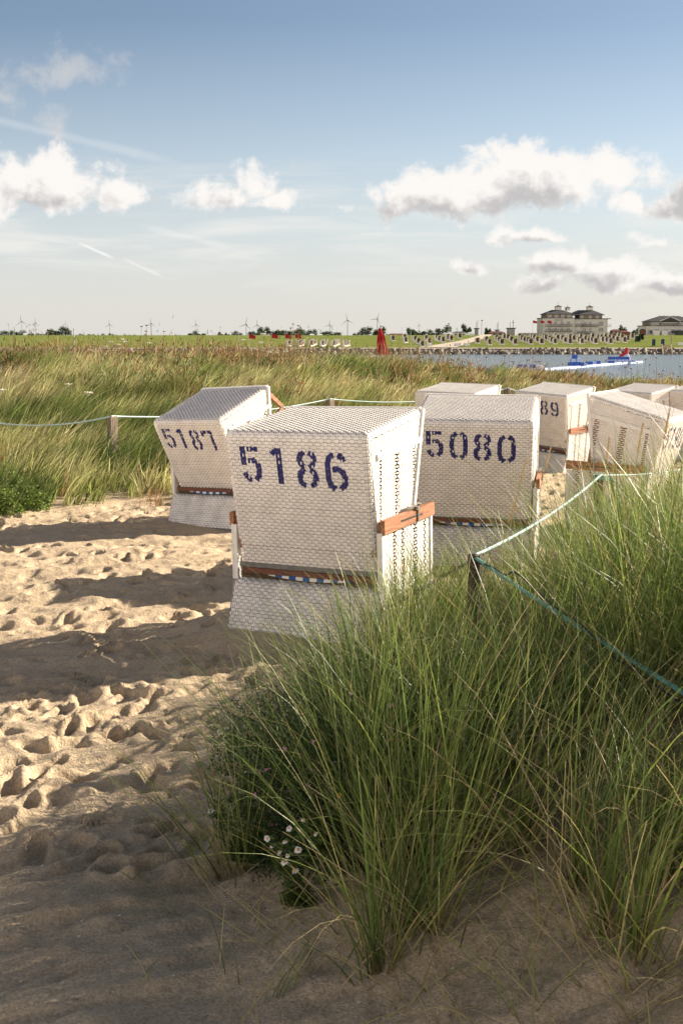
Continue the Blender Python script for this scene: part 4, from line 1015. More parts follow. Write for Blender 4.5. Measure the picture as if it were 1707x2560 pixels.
W2 = [Z7(*p) for p in [(926, 147), (958, 140), (955, 178), (905, 238), (937, 268), (370, 283), (990, 225), (616, 275), (1072, 180)]] + [Z6(*p) for p in [(477, 132), (512, 142), (523, 150), (462, 158), (493, 180)]]
W3 = [Z5(*p) for p in [(600, 350), (415, 388), (298, 395), (1392, 398), (1176, 430), (1193, 462), (1325, 408), (1270, 430), (1352, 445), (1437, 482), (1408, 505), (992, 480), (1060, 500), (880, 480), (615, 425), (640, 425), (560, 415), (790, 440), (1230, 470), (1502, 500), (1546, 455), (720, 500), (1110, 510), (180, 392), (1480, 530), (940, 430), (905, 520), (672, 450), (468, 425), (1536, 520), (1290, 530)]]
for i, (x, y) in enumerate(W2): carrot(x, y, random.uniform(26, 31), .036, SEEDB, DRYSTEM, 'dark dried seed head rising against the green dike', 'dark seed heads against the dike', 50 + i)
for i, (x, y) in enumerate(W3): carrot(x, y, random.uniform(27, 34), .036, SEEDB, DRYSTEM, 'small dark seed head rising in front of the water', 'dark seed heads in front of the water', 90 + i)
print('plants done')

# ------------------------------------------------------------------ far shore
def fm(name, col, rough=.8, **k): return mat(name, col, rough, **k)
WALLC = fm('cream_render', (.50, .50, .48), noise=.8, amt=.12); WALLB = fm('taupe_cladding', (.20, .165, .13), noise=1.5); ROOFM = fm('slate_roof', (.06, .062, .068), noise=.9, amt=.3)
GLASS = fm('window_glass', (.05, .07, .09), .12, spec=.8); FRAME = fm('white_frame', (.62, .62, .60)); RAILM = fm('balcony_rail', (.09, .085, .08)); DARKM = fm('dark_opening', (.02, .02, .02)); REDM = fm('red_cloth', (.36, .014, .018), noise=3); POLEM = fm('grey_pole', (.35, .34, .33)); BRICKR = fm('red_brick_roof', (.17, .07, .05), noise=1)
HY = 600.0
def hx(px, Y=HY): return (px - 853.5) / F * Y / (_c + 0) * 1.0 if False else at(px, 838, Y).x
def hz_(py, Y=HY): return at(853, py, Y).z
def facade_windows(parent, xs, z0, z1, y, w, kind='window'):
    for x in xs:
        f = MB().box(x - w / 2, x + w / 2, y - .12, y + .04, z0, z1).build('window', FRAME, parent)
        n = 2; pw = (w - .12 * (n + 1)) / n; p = MB()
        for k in range(n): xa = x - w / 2 + .12 + k * (pw + .12); p.box(xa, xa + pw, y - .17, y - .1, z0 + .12, z1 - .12)
        p.build('pane', GLASS, f)
def balcony(parent, x0, x1, z, y, d=1.4):
    m = MB(); m.box(x0, x1, y - d, y - .002, z - .2, z)
    m.box(x0, x1, y - d, y - d + .06, z + .95, z + 1.05); n = int((x1 - x0) / .45)
    for k in range(n + 1): xx = x0 + (x1 - x0) * k / n; m.box(xx - .05, xx + .05, y - d + .01, y - d + .05, z, z + .95)
    m.build('balcony', RAILM, parent)
def hip_roof(parent, x0, x1, y0, y1, z0, z1, inset, over=.6, name='roof'):
    m = MB(); a, b, c, d = x0 - over, x1 + over, y0 - over, y1 + over; yc0, yc1 = (c + d) / 2 - .5, (c + d) / 2 + .5
    e, f = x0 + inset, x1 - inset
    m.face([(a, c, z0), (b, c, z0), (f, yc0, z1), (e, yc0, z1)]); m.face([(b, c, z0), (b, d, z0), (f, yc1, z1), (f, yc0, z1)])
    m.face([(b, d, z0), (a, d, z0), (e, yc1, z1), (f, yc1, z1)]); m.face([(a, d, z0), (a, c, z0), (e, yc0, z1), (e, yc1, z1)]); m.face([(e, yc0, z1), (f, yc0, z1), (f, yc1, z1), (e, yc1, z1)])
    m.box(a, b, c, d, z0 - .25, z0 - .01)
    return m.build(name, ROOFM, parent)
def cupola(parent, x, y, z, s):
    c = MB(); c.box(x - s, x + s, y - s, y + s, z, z + s * 1.1); o = c.build('cupola', FRAME, parent)
    m = MB(); t = s * 1.35
    for k in range(4):
        a = [(-t, -t), (t, -t), (t, t), (-t, t)]; p, q = a[k], a[(k + 1) % 4]; m.face([(x + p[0], y + p[1], z + s * 1.1), (x + q[0], y + q[1], z + s * 1.1), (x, y, z + s * 1.75)])
    m.build('cupola_roof', ROOFM, o); MB().tube([(x, y, z + s * 1.7), (x, y, z + s * 2.7)], .07, 4).build('finial', RAILM, o)
Z8 = lambda x, y: (1300 + x / 3.852, 740 + y / 3.852)
def big_hotel():
    X = lambda z: at(Z8(z, 0)[0], 838, HY).x; Zz = lambda z: at(853, Z8(0, z)[1], HY).z
    r = empty('hotel_building', (X(210), HY, 0), 0, 'large cream hotel with grey hipped roofs and cupolas on the dike', 'hotel')
    ox = X(210); L = lambda z: X(z) - ox; y0 = 0; base = 2.2
    # left block, right block set back
    MB().box(0, L(515), 0, 17, base, Zz(215)).box(L(515) - .003, L(850), 3.5, 18, base, Zz(222)).box(L(520), L(585), 1.2, 3.6, base, Zz(240)).build('wall', WALLC, r)
    MB().box(L(245), L(500), .9, 16, Zz(214), Zz(172)).box(L(580), L(800), 4.6, 17, Zz(221), Zz(180)).build('upper_storey', WALLB, r)
    MB().box(-.4, L(518), -.4, 17.3, Zz(214), Zz(208)).box(L(522), L(880), 3.1, 18.3, Zz(221), Zz(214)).build('cornice', RAILM, r)
    hip_roof(r, L(245), L(500), .9, 16, Zz(170), Zz(130), 4.3)
    hip_roof(r, L(505), L(810), 4.6, 17, Zz(178), Zz(131), 4.5)
    for zx, yy, s in ((384, 8.5, 1.55), (492, 13, 1.2), (700, 11, 1.5)): cupola(r, L(zx), yy, Zz(132), s)
    MB().tube([(L(456), 6, Zz(140)), (L(456), 6, Zz(108))], .35, 8).build('chimney', WALLB, r)
    wx = [L(k) for k in (277, 337, 397, 458)]
    for (a, b) in ((240, 275), (300, 335), (358, 372)): facade_windows(r, wx, Zz(b), Zz(a), 0, 1.7)
    facade_windows(r, [L(k) for k in (280, 343, 405, 467)], Zz(208), Zz(182), .9, 1.9)
    for a in (288, 340): balcony(r, L(235), L(493), Zz(a), 0)
    facade_windows(r, [L(635), L(683)], Zz(285), Zz(245), 3.5, 1.5); facade_windows(r, [L(630), L(685)], Zz(340), Zz(305), 3.5, 1.5)
    facade_windows(r, [L(787)], Zz(290), Zz(244), 3.5, 2.6); facade_windows(r, [L(787)], Zz(345), Zz(303), 3.5, 2.6)
    facade_windows(r, [L(603), L(683), L(752)], Zz(212), Zz(188), 4.6, 1.6)
    balcony(r, L(597), L(760), Zz(288), 3.5); balcony(r, L(600), L(708), Zz(358), 3.5); balcony(r, L(530), L(606), Zz(285), 1.2, 1.6); balcony(r, L(540), L(606), Zz(355), 1.2, 1.6)
    balcony(r, L(848), L(892), Zz(290), 8, 3); MB().box(L(855), L(893), 4, 9, base, Zz(345)).build('side_extension', FRAME, r)
    MB().box(L(325), L(405), -.1, -.003, Zz(234), Zz(228)).build('sign_strip', RAILM, r)
big_hotel()
def second_hotel():
    X = lambda z: at(Z8(z, 0)[0], 838, HY).x; Zz = lambda z: at(853, Z8(0, z)[1], HY).z
    ox = X(1205); r = empty('hotel_building', (ox, HY, 0), 0, 'lower grey-roofed hotel wing cut by the right edge of the picture', 'hotel'); L = lambda z: X(z) - ox; xe = L(1720)
    MB().box(0, xe, 0, 16, 2.2, Zz(286)).build('wall', WALLC, r); MB().box(L(1240), xe - 1.5, 1, 15, Zz(286) + .003, Zz(246)).build('upper_storey', WALLB, r)
    MB().box(-.5, xe + .4, -.4, 16.3, Zz(289), Zz(282)).build('cornice', RAILM, r)
    hip_roof(r, L(1240), xe - 1.5, 1, 15, Zz(243), Zz(189), 7.5)
    m = MB(); a, b, c = L(1340), L(1530), L(1436)
    m.face([(a, .2, Zz(240)), (b, .2, Zz(240)), (c, .2, Zz(200))]); m.face([(a, .2, Zz(240)), (c, .2, Zz(200)), (c, 7, Zz(200)), (a, 4, Zz(240))]); m.face([(c, .2, Zz(200)), (b, .2, Zz(240)), (b, 4, Zz(240)), (c, 7, Zz(200))])
    m.build('gable_roof', ROOFM, r); g = MB(); g.bar((a - .3, 0, Zz(242)), (c, 0, Zz(199)), .3, .35).bar((b + .3, 0, Zz(242)), (c, 0, Zz(199)), .3, .35); g.build('gable_trim', FRAME, r)
    facade_windows(r, [L(k) for k in (1297, 1393, 1471, 1560, 1640)], Zz(282), Zz(254), 1, 4.2)
    facade_windows(r, [L(k) for k in (1245, 1310, 1395, 1467, 1525, 1600, 1660)], Zz(360), Zz(318), 0, 2.6)
    MB().box(L(1260), L(1320), -4, -2, 2.2, Zz(334)).box(L(1340), L(1395), -4, -2, 2.2, Zz(334)).build('terrace_screen', FRAME, r)
    balcony(r, L(1345), L(1530), Zz(283), 1, 1.2); MB().box(L(1480), xe, -6, -2, 2.2, Zz(332)).build('terrace_canopy', ROOFM, r)
    for k in (1370, 1418, 1512): MB().tube([(L(k), 8, Zz(190)), (L(k), 8, Zz(176))], .22, 6).build('vent_pipe', FRAME, r)
second_hotel()

# dike beach chairs: hooded shape with dark inside towards us or pale back
BODYW = fm('pale_weave', (.76, .72, .68), noise=3); BODYD = fm('brown_inside', (.10, .06, .045), noise=3); BODYG = fm('dark_green_cover', (.02, .05, .04))
def dike_chair_proto(shell, inside, label, group):
    r = empty('dike_chair', (0, 0, 0), 0, label, 'beach chair', group); w = .62
    m = MB()
    for s in (-1, 1): 
        x0, x1 = sorted((s * w, s * (w - .06))); prof = [(-.42, 0), (.42, 0), (.40, .85), (.30, .9), (.46, 1.45), (-.30, 1.62), (-.42, 1.5), (-.20, .85), (-.42, .8)]
        m.face([(x0, y, z) for y, z in prof]); m.face([(x1, y, z) for y, z in reversed(prof)])
        for a, b in zip(prof, prof[1:] + prof[:1]): m.face([(x0, *a), (x1, *a), (x1, *b), (x0, *b)])
    m.box(-w, w, .30, .36, 0, 1.44); m.face([(-w, -.30, 1.62), (w, -.30, 1.62), (w, .46, 1.46), (-w, .46, 1.46)]); m.face([(-w, -.28, 1.57), (w, -.28, 1.57), (w, .44, 1.41), (-w, .44, 1.41)])
    m.build('shell', shell, r)
    MB().box(-w + .062, w - .062, -.36, .299, .03, .48).box(-w + .062, w - .062, .18, .298, .481, 1.42).build('seat', inside, r)
    MB().box(-w + .001, w - .001, -.45, -.385, .0, .34).build('footrest', shell, r)
    return r
pA = dike_chair_proto(BODYW, BODYD, 'brown and white beach chair in the staggered rows below the hotel', 'beach chairs below the hotel')
pB = dike_chair_proto(BODYW, BODYD, 'pale beach chair in the grass just left of the sandy path', 'beach chairs left of the sandy path')
pC = dike_chair_proto(BODYW, BODYD, 'pale beach chair in lines by the red flags', 'beach chairs right of the red flags')
pD = dike_chair_proto(BODYG, DARKM, 'dark green covered beach chair at the end of the rows', 'two dark green beach chairs')
used = set()
def put_chair(p, px, py, rz):
    P = slope_hit(px, py); o = p if p.name not in used else copy_tree(p); used.add(p.name)
    o.location = P - Vector((0, 0, .04)); o.rotation_euler = (0, 0, rz)
A = [(238, 307), (296, 297), (316, 317), (362, 287), (378, 299), (397, 315), (414, 279), (436, 281), (458, 297), (482, 315), (512, 275), (525, 290), (543, 299), (566, 303), (582, 313), (589, 279), (604, 285), (624, 299), (652, 312), (667, 279), (680, 285), (704, 291), (718, 302), (738, 311), (742, 277), (757, 285), (785, 289), (805, 303), (822, 277), (836, 280), (835, 312), (860, 290), (895, 302), (906, 277), (912, 311), (935, 290), (960, 299), (983, 275), (977, 300), (1000, 310), (1018, 283), (1036, 283), (1048, 299), (1065, 276), (1072, 302), (1092, 280), (1096, 311), (1114, 289), (1140, 297), (1150, 272), (1172, 281), (1187, 302), (1207, 290), (1237, 276)]
for p in A: put_chair(pA, *Z5(*p), R(22) + random.gauss(0, .06))
for p in [(48, 279), (70, 289), (125, 275), (16, 300)]: put_chair(pB, *Z5(*p), R(22))
for p in [(1128, 242), (1204, 230), (1210, 254), (1273, 244), (1294, 261), (1318, 281), (1344, 240), (1364, 260), (1412, 238), (1430, 245), (1453, 251), (1487, 234), (1508, 241)]: put_chair(pB, *Z6(*p), R(30) + random.gauss(0, .06))
for p in [(450, 277), (457, 274), (520, 277), (530, 272), (541, 268), (594, 277), (604, 272), (616, 266), (668, 277), (680, 272), (688, 268), (742, 277), (754, 272), (764, 267), (815, 277), (830, 274)]: put_chair(pC, *Z6(*p), R(48) + random.gauss(0, .05))
for p in [(1272, 295), (1296, 283)]: put_chair(pD, *Z5(*p), R(22))

# flags
def flag(px, pt, pb, Y, label, group, cloth=True, off=0.0, fl=16, fhgt=11):
    T = at(px, pt, Y); Bz = at(px, pb, Y).z; r = empty('flag_pole', (T.x, Y, Bz), 0, label, 'flag' if cloth else 'pole', group)
    H = T.z - Bz; MB().tube([(0, 0, -1.5), (0, 0, H)], .055, 6).build('pole', POLEM, r)
    if cloth:
        s = Y / F; w, h = fl * s, fhgt * s; m = MB(); n = 7; P = []
        for i in range(n + 1):
            t = i / n; P.append((t * w, .28 * math.sin(t * 5 + px) * w * .35 * t, -t * h * .22 + .06 * h * math.sin(t * 6)))
        for i in range(n):
            a, b = P[i], P[i + 1]; z0 = H - .1; m.face([(a[0], a[1], z0 + a[2] - h * (.95 - .2 * i / n)), (b[0], b[1], z0 + b[2] - h * (.95 - .2 * (i + 1) / n)), (b[0], b[1], z0 + b[2]), (a[0], a[1], z0 + a[2])])
        o = m.build('flag_cloth', REDM, r); sd = o.modifiers.new('s', 'SOLIDIFY'); sd.thickness = .03
FG = 'red flags on poles at the water edge'
for (zx, zt) in ((190, 196), (337, 193), (425, 195), (490, 194)): flag(*((550 + zx / 2.613, 760 + zt / 2.613)), 760 + 292 / 2.613, 262, 'red flag on thin pole at the water edge', FG)
for i, (px, pt, pb, lab) in enumerate(((596.5, 829, 872, 'bare thin pole left of the four red flags'), (856, 828, 872, 'bare thin pole between chair lines and folded red parasol'), (1026.5, 828, 872, 'bare thin pole right of the folded red parasol'), (185, 823, 874, 'bare metal pole rising behind the grass at far left'))):
    flag(px, pt, pb, 262 if px > 200 else 120, lab, None, cloth=False)
for (zx, lab) in ((598, 'dark red flag on the leftmost pole beside the hotel'), (645, 'red flag on the pole nearest the hotel corner'), (693, 'red flag flying in front of the hotel wall')):
    flag(1100 + zx / 2.583, 740 + 156 / 2.583, 740 + 248 / 2.583, 420, lab, 'red flags beside the hotel', fl=10, fhgt=7)

# folded red parasol on the far side of the dune
def red_parasol():
    Y = 60.0; b = at(957, 888, Y); t = at(950, 821, Y); r = empty('folded_parasol', (b.x, Y, gz(b.x, 59.0) if False else b.z), 0, 'tall folded red parasol standing behind the dune crest', 'parasol')
    H = t.z - b.z; dx = t.x - b.x; s = Y / F; MB().tube([(0, 0, -1.5), (dx, 0, H + .03)], .03, 6).build('pole', POLEM, r)
    m = MB(); n = 16; prev = None
    for j in range(11):
        q = j / 10; w = (13.5 * (1 - q) ** .8 + 4.2) * s; ring = []
        for k in range(n):
            a = 2 * math.pi * k / n; ww = w * (1 if k % 2 else .66) * (1 + .05 * math.sin(k * 3 + j)); ring.append((dx * q + ww * math.cos(a), ww * .9 * math.sin(a), H * q + (.05 if (k % 2 and j == 0) else 0)))
        if prev:
            for k in range(n): m.face([prev[k], prev[(k + 1) % n], ring[(k + 1) % n], ring[k]])
        prev = ring
    m.face(prev); m.build('canopy', REDM, r)
    MB().tube([(dx, 0, H), (dx, 0, H + .06)], .1, 8).build('cap', FRAME, r)
red_parasol()

# floating water park
PBLUE = fm('pontoon_pale_blue', (.40, .50, .75), .4); DBLUE = fm('deep_blue_vinyl', (.03, .10, .42), .4); REDV = fm('red_vinyl', (.45, .03, .04), .4); WHV = fm('white_vinyl', (.70, .68, .70), .4)
def wat(px, py, dz=0.0):
    d = ray(px, py); t = (WZ + dz - CZ) / d.z; return Vector((0, 0, CZ)) + d * t
def water_park():
    a = wat(1290, 926); r = empty('floating_water_park', (a.x, a.y, WZ), 0, 'blue and white floating water park with a red climbing tower', 'water park'); o = Vector((a.x, a.y, WZ))
    pts = [wat(*Z5(*p)) - o for p in [(500, 484), (640, 483), (700, 478), (830, 468), (950, 456), (1030, 450), (1110, 443), (1215, 435), (1282, 430)]]
    m = MB()
    for i, (p, q) in enumerate(zip(pts, pts[1:])):
        L = (q - p).length; n = max(1, int(L / 1.6)); dr = (q - p).normalized()
        for k in range(n):
            c0 = p + dr * (L * k / n); c1 = p + dr * (L * (k + .93) / n); m.bar(c0 + Vector((0, 0, .05)), c1 + Vector((0, 0, .05)), 1.3, .42)
    m.build('pontoon', PBLUE, r, bevel=.08)
    def blk(zx, zy, w, d, h, mt, name='block', up=0.0):
        w, d, h, up = w * .5, d * .6, h * .5, up * .5
        c0 = wat(*Z5(zx, zy)) - o; c0.z = 0; mm = MB(); n = max(1, int(w / .5))
        for k in range(n): xa = -w / 2 + w * k / n; mm.box(xa, xa + w / n * .93, -d / 2, d / 2, up + .22, up + .22 + h)
        b = mm.build(name, mt, r, bevel=.06); b.location = c0
    for zx in (510, 530, 545, 590, 605): blk(zx, 481, .9, 1.2, .9, DBLUE)
    blk(640, 482, 2.0, 1.4, .75, WHV); blk(875, 463, 3.8, 2.0, .9, DBLUE); blk(872, 463, 2.6, 1.6, .9, PBLUE, up=.9); blk(866, 463, 1.3, 1.2, 1.0, DBLUE, up=1.8); blk(905, 461, 3.0, 1.6, .7, PBLUE)
    blk(962, 456, 1.6, 1.4, .9, DBLUE); blk(985, 454, 1.6, 1.4, .8, PBLUE); blk(1010, 452, 1.8, 1.4, .9, DBLUE); blk(1103, 445, 1.6, 1.4, .7, DBLUE); blk(1160, 437, 8.5, 2.2, .8, PBLUE); blk(1150, 437, 6.0, 1.6, .8, DBLUE, up=.75); blk(1222, 436, 1.2, 1.4, .7, DBLUE)
    c0 = wat(*Z5(1186, 436)) - o; s = (c0 + o).y / F; m = MB()
    top_ = c0 + Vector((1.0 * s * 3, 0, 38 * s)); 
    m.tube([top_ - Vector((0, 0, 14 * s)), top_ + Vector((.2, 0, 0))], [7 * s, 4.2 * s], 10); m.build('climbing_tower', REDV, r)
    MB().tube([top_ - Vector((3 * s, 0, 13 * s)), c0 + Vector((-25 * s, 0, 6 * s))], [4.6 * s, 1.6 * s], 8).build('leg', REDV, r)
    MB().tube([top_ - Vector((-3 * s, 0, 13 * s)), c0 + Vector((16 * s, 0, 3 * s))], [3.6 * s, 2.0 * s], 8).build('leg', WHV, r)
water_park()

# trees, turbines, small buildings
TLEAF = blade_mat('far_leaf', [(0, (.025, .05, .015)), (.5, (.045, .08, .022)), (1, (.085, .12, .03))], .7, .2)
def far_tree(px0, px1, pt, Y, label, seed, tint=.5):
    a, b = at(px0, 838, Y).x, at(px1, 838, Y).x; base = 2.2; H = (at(853, pt, Y).z - base) * 1.22; cx = (a + b) / 2; w = (b - a) / 2
    r = empty('tree', (cx, Y, base), 0, label, 'tree', 'trees and bushes along the horizon'); g = random.Random(seed); lb = []
    nb = max(2, int(w / (H * .28)) + 1)
    for k in range(nb):
        x = -w + 2 * w * (k + .5) / nb + g.gauss(0, .1 * w / nb); hh = H * (g.uniform(.62, 1.0) if nb > 1 else 1); rr = w / nb * 1.5
        lb.append(leaf_ball(300, (rr, max(1.5, rr * .8), hh * .62), (x, g.uniform(-.8, .8), hh * .42), H * .06, tint, seed * 7 + k, shell=.5))
        lb.append(leaf_ball(160, (rr * .75, rr * .7, hh * .34), (x + g.gauss(0, rr * .35), 0, hh * .70), H * .05, tint, seed * 7 + k + 99, shell=.5))
        lb.append(leaf_ball(80, (rr * .9, rr * .8, hh * .3), (x, 0, hh * .18), H * .06, tint - .1, seed * 7 + k + 55, shell=.5))
    V, Q, c = join3(lb); np_mesh('crown', V, Q, TLEAF, r, cols=c)
    MB().tube([(0, 0, -.5), (.05, 0, H * .4), (.1, 0, H * .7)], [H * .04, H * .03, H * .012], 5).tube([(0, 0, H * .3), (w * .3, .1, H * .6)], [H * .02, H * .01], 4).build('trunk', BARK, r)
TREES = [(0, 60, 828, 'low dark hedge of trees at the left edge behind the dike'), (62, 118, 834, 'low bush clump right of the tallest left turbine'), (118, 178, 820, 'rounded dark tree clump beside the bare metal pole'), (188, 237, 836, 'low bushes on the dike in the gap right of the bare pole'),
         (256, 295, 835, 'small bush under the lone turbine left of centre'), (312, 342, 836, 'small pale bush left of the paired turbines'), (360, 392, 836, 'bush below the paired turbines'), (428, 458, 838, 'flat bush right of the paired turbines'), (470, 505, 829, 'round bush under the turbine above chair 5187'), (505, 516, 834, 'narrow shrub beside the round bush'), (545, 560, 832, 'pair of small tree tops at centre left'), (562, 575, 833, 'thin small tree near the small turbine'),
         (579, 606, 828, 'bush behind the first bare pole'), (618, 648, 829, 'bush behind the first red flag'), (645, 705, 821, 'broad grove above the red flags'), (700, 760, 823, 'grove right of the broad grove, above the last flag'), (742, 793, 826, 'tree clump left of the two white tents'), (797, 824, 827, 'bush right of the two white tents'), (822, 852, 828, 'tree right beside the overlapping turbines'),
         (882, 896, 834, 'small bush left of the tall white turbine trees'), (897, 926, 820, 'round tree left of the three-bladed turbine'), (932, 963, 817, 'round tree behind the top of the red parasol'), (1016, 1038, 823, 'small tree behind the bare pole right of the parasol'), (1036, 1062, 822, 'dark tree beside the long brown roof'), (1066, 1090, 826, 'dark bush left of the pale round tree'), (1088, 1124, 816, 'pale round tree above the chair rows left of the path'),
         (1156, 1176, 815, 'green tree beside the white vans'), (1210, 1226, 820, 'small tree by the brown sheds'), (1546, 1566, 818, 'tree between the two hotels'), (1564, 1600, 823, 'bushy bright tree just left of the second hotel')]
for i, (a, b, t, lab) in enumerate(TREES): far_tree(a, b, t, 640 + (i * 37) % 90, lab, i + 1, .85 if 'bright' in lab else .45)
TURB = fm('turbine_white', (.26, .28, .30), .5)
def turbine(px, py, Y, blade_px, ang, label, yawr=0.0):
    T = at(px, py, Y); r = empty('wind_turbine', (T.x, Y, 2.2), 0, label, 'wind turbine', 'wind turbines along the horizon'); H = T.z - 2.2; s = Y / F; k = blade_px / 20
    MB().tube([(0, 0, 0), (0, 0, H)], [2.0 * k * s * .62, .95 * k * s * .75], 8).build('tower', TURB, r)
    MB().box(-.9 * k * s, 3.0 * k * s, -1.2 * k * s, 1.2 * k * s, H - .9 * k * s, H + 1.0 * k * s).build('nacelle', TURB, r)
    hub = Vector((-1.4 * k * s, -1.5 * k * s, H)); L = blade_px * s * .88
    for q in range(3):
        a = ang + q * 2.0944; u = Vector((math.sin(a) * math.cos(yawr), math.sin(a) * math.sin(yawr), math.cos(a))); w = u.cross(Vector((math.sin(yawr), -math.cos(yawr), 0))).normalized()
        m = MB(); pr = [(0, .45), (.15, .8), (.5, .5), (1, .12)]
        for (t0, w0), (t1, w1) in zip(pr, pr[1:]):
            A0, A1 = hub + u * L * t0, hub + u * L * t1; z0, z1 = w * w0 * k * s * 1.0, w * w1 * k * s * 1.0; f = Vector((0, .25 * k * s, 0))
            m.face([A0 - z0, A0 + z0, A1 + z1, A1 - z1]); m.face([A0 - z0 + f, A1 - z1 + f, A1 + z1 + f, A0 + z0 + f]); m.face([A0 + z0, A0 + z0 + f, A1 + z1 + f, A1 + z1]); m.face([A0 - z0, A1 - z1, A1 - z1 + f, A0 - z0 + f])
        m.build('blade', TURB, r)
TB = [(57, 133, 8, .3, 'small turbine nearest the left edge', 7), (95, 155, 5, .9, 'tiny turbine beside the tall left one', 7), (145, 115, 19, -.1, 'tall white turbine at the left, tallest of that cluster', 7), (235, 125, 16, .05, 'grey turbine right of the tall white one', 7), (220, 168, 9, .5, 'tiny turbine below the grey turbine', 7), (429, 130, 9, .2, 'turbine standing right of the rounded tree clump', 7), (718, 135, 14, 0, 'lone turbine over the small bush', 7), (990, 128, 17, .02, 'front turbine of the overlapping left pair', 7), (986, 142, 8, .6, 'rear turbine of the overlapping left pair', 7), (1283, 135, 15, -.08, 'turbine directly above chair 5187', 7), (1440, 152, 7, .1, 'small turbine left of the red flags group', 7), (1390, 188, 4, .4, 'tiny turbine low over the dike'  , 7),
      (172, 135, 22, .22, 'broad-armed grey turbine above the red flags', 6), (245, 138, 17, 0, 'slim turbine right of the broad-armed one', 6), (263, 148, 5, .5, 'tiny turbine touching the slim one', 6), (400, 152, 4, .9, 'tiny turbine above the grove', 6), (578, 148, 8, 0, 'small turbine over the white tents', 6), (716, 138, 17, .2, 'front turbine of the crossed pair', 6), (731, 148, 9, .8, 'rear turbine of the crossed pair', 6), (833, 107, 22, -.12, 'tall pale turbine with one blade straight up', 6), (1027, 98, 21, .42, 'turbine with its blades in a V above the red parasol', 6), (987, 160, 4, .3, 'tiny turbine left of the parasol', 6), (1186, 158, 5, .9, 'tiny turbine over the long brown roof', 6), (1299, 138, 11, -.1, 'turbine right of the long brown roof', 6), (1546, 160, 7, .3, 'turbine above the chair rows left of the path', 6), (1128, 186, 3, .2, 'tiny turbine at the left end of the brown roof', 6)]
for i, (zx, zy, bp, an, lab, zz) in enumerate(TB):
    px, py = (Z7 if zz == 7 else Z6)(zx, zy); turbine(px, py, 2400 if bp > 10 else 3300, bp, an, lab, .25)
turbine(*Z8(1130, 288), 3300, 7, .1, 'small turbine between the two hotels', .25); turbine(1142, 823, 3000, 6, .2, 'small turbine left of the watch hut', .25)

def box_house(px0, px1, pt, pr, Y, label, wallm, roofm, name='house', cat_='house', windows=0):
    a, b = at(px0, 838, Y).x, at(px1, 838, Y).x; z1 = at(853, pt, Y).z; zr = at(853, pr, Y).z; r = empty(name, (a, Y, 2.2), 0, label, cat_); w = b - a; D = max(4, min(w * .6, 12)); H = z1 - 2.2; HR = zr - 2.2
    MB().box(0, w, 0, D, 0, H).build('wall', wallm, r)
    m = MB(); e = min(.35 * D, w * .3)
    m.face([(-.3, -.3, H), (w + .3, -.3, H), (w - e, D / 2, HR), (e, D / 2, HR)]); m.face([(w + .3, -.3, H), (w + .3, D + .3, H), (w - e, D / 2, HR)]); m.face([(w + .3, D + .3, H), (-.3, D + .3, H), (e, D / 2, HR), (w - e, D / 2, HR)]); m.face([(-.3, D + .3, H), (-.3, -.3, H), (e, D / 2, HR)])
    m.build('roof', roofm, r)
    for k in range(windows):
        x = w * (k + .5) / windows; f = MB().box(x - w * .12 / max(windows, 1) * 2, x + w * .12 / max(windows, 1) * 2, -.1, .02, H - 1.6, H - .35).build('window', GLASS, r)
GREYW = fm('grey_wall', (.25, .25, .25), noise=1); WHW = fm('white_tent', (.65, .66, .68), .6)
box_house(967, 1016, 836.5, 833.5, 520, 'long low building with a red brown roof right of the parasol', GREYW, BRICKR)
box_house(1131, 1166, 832, 828.5, 520, 'low dark-roofed kiosk left of the green tree', WHW, ROOFM, 'kiosk', 'kiosk', 2)
box_house(1108, 1116, 833, 831.5, 520, 'little white hut under the pale round tree', WHW, WHW, 'hut', 'hut')
box_house(1117, 1131, 834, 832, 500, 'white van parked left of the dark-roofed kiosk', WHW, WHW, 'parked_van', 'van')
box_house(1168, 1185, 833, 831, 500, 'white van parked right of the green tree', WHW, WHW, 'parked_van', 'van')
box_house(774, 785, 837, 834.5, 480, 'left one of two small white tents on the dike', WHW, WHW, 'tent', 'tent')
box_house(794, 805, 837, 834.5, 480, 'right one of two small white tents on the dike', WHW, WHW, 'tent', 'tent')
box_house(1121, 1132, 834, 831, 560, 'pale small shed behind the chair rows', WHW, GREYW, 'shed', 'shed')
box_house(1222, 1262, 832, 828, 540, 'brown brick sheds with a dark door left of the watch hut', BRICKR, BRICKR, 'shed', 'shed', 3)
box_house(1298, 1345, 833, 831.5, 540, 'long grey fence-like shed left of the hotel', GREYW, GREYW, 'shed', 'shed')
box_house(1528, 1548, 827, 823, 560, 'brown gabled roof right of the large hotel', BRICKR, BRICKR, 'house', 'house', 2)
box_house(1548, 1572, 830, 826, 590, 'low brown roof behind the tree between the hotels', BRICKR, BRICKR, 'house')
box_house(1602, 1612, 826, 822, 600, 'small red brick house touching the second hotel', BRICKR, BRICKR, 'house')
def hut(px0, px1, pt, pb, Y, label):
    a, b = at(px0, 838, Y).x, at(px1, 838, Y).x; z1 = at(853, pt, Y).z; z0 = min(at(853, pb, Y).z, dike_z(CR)); r = empty('watch_hut', ((a + b) / 2, Y, 2.3), 0, label, 'hut'); w = (b - a) / 2; H = z1 - 2.3
    MB().box(-w, w, 0, 3, 0, H * .93).build('wall', GREYW, r); MB().box(-w - .4, w + .4, -.4, 3.4, H * .93 + .003, H).build('roof', ROOFM, r); MB().box(-w * .8, w * .1, -.08, -.002, H * .55, H * .86).box(w * .25, w * .8, -.08, -.002, H * .5, H * .86).build('window', GLASS, r); MB().tube([(w * .6, 1, H), (w * .6, 1, H + 3)], .08, 4).tube([(-w * .3, 1, H), (-w * .3, 1, H + 2.2)], .08, 4).build('mast', RAILM, r)
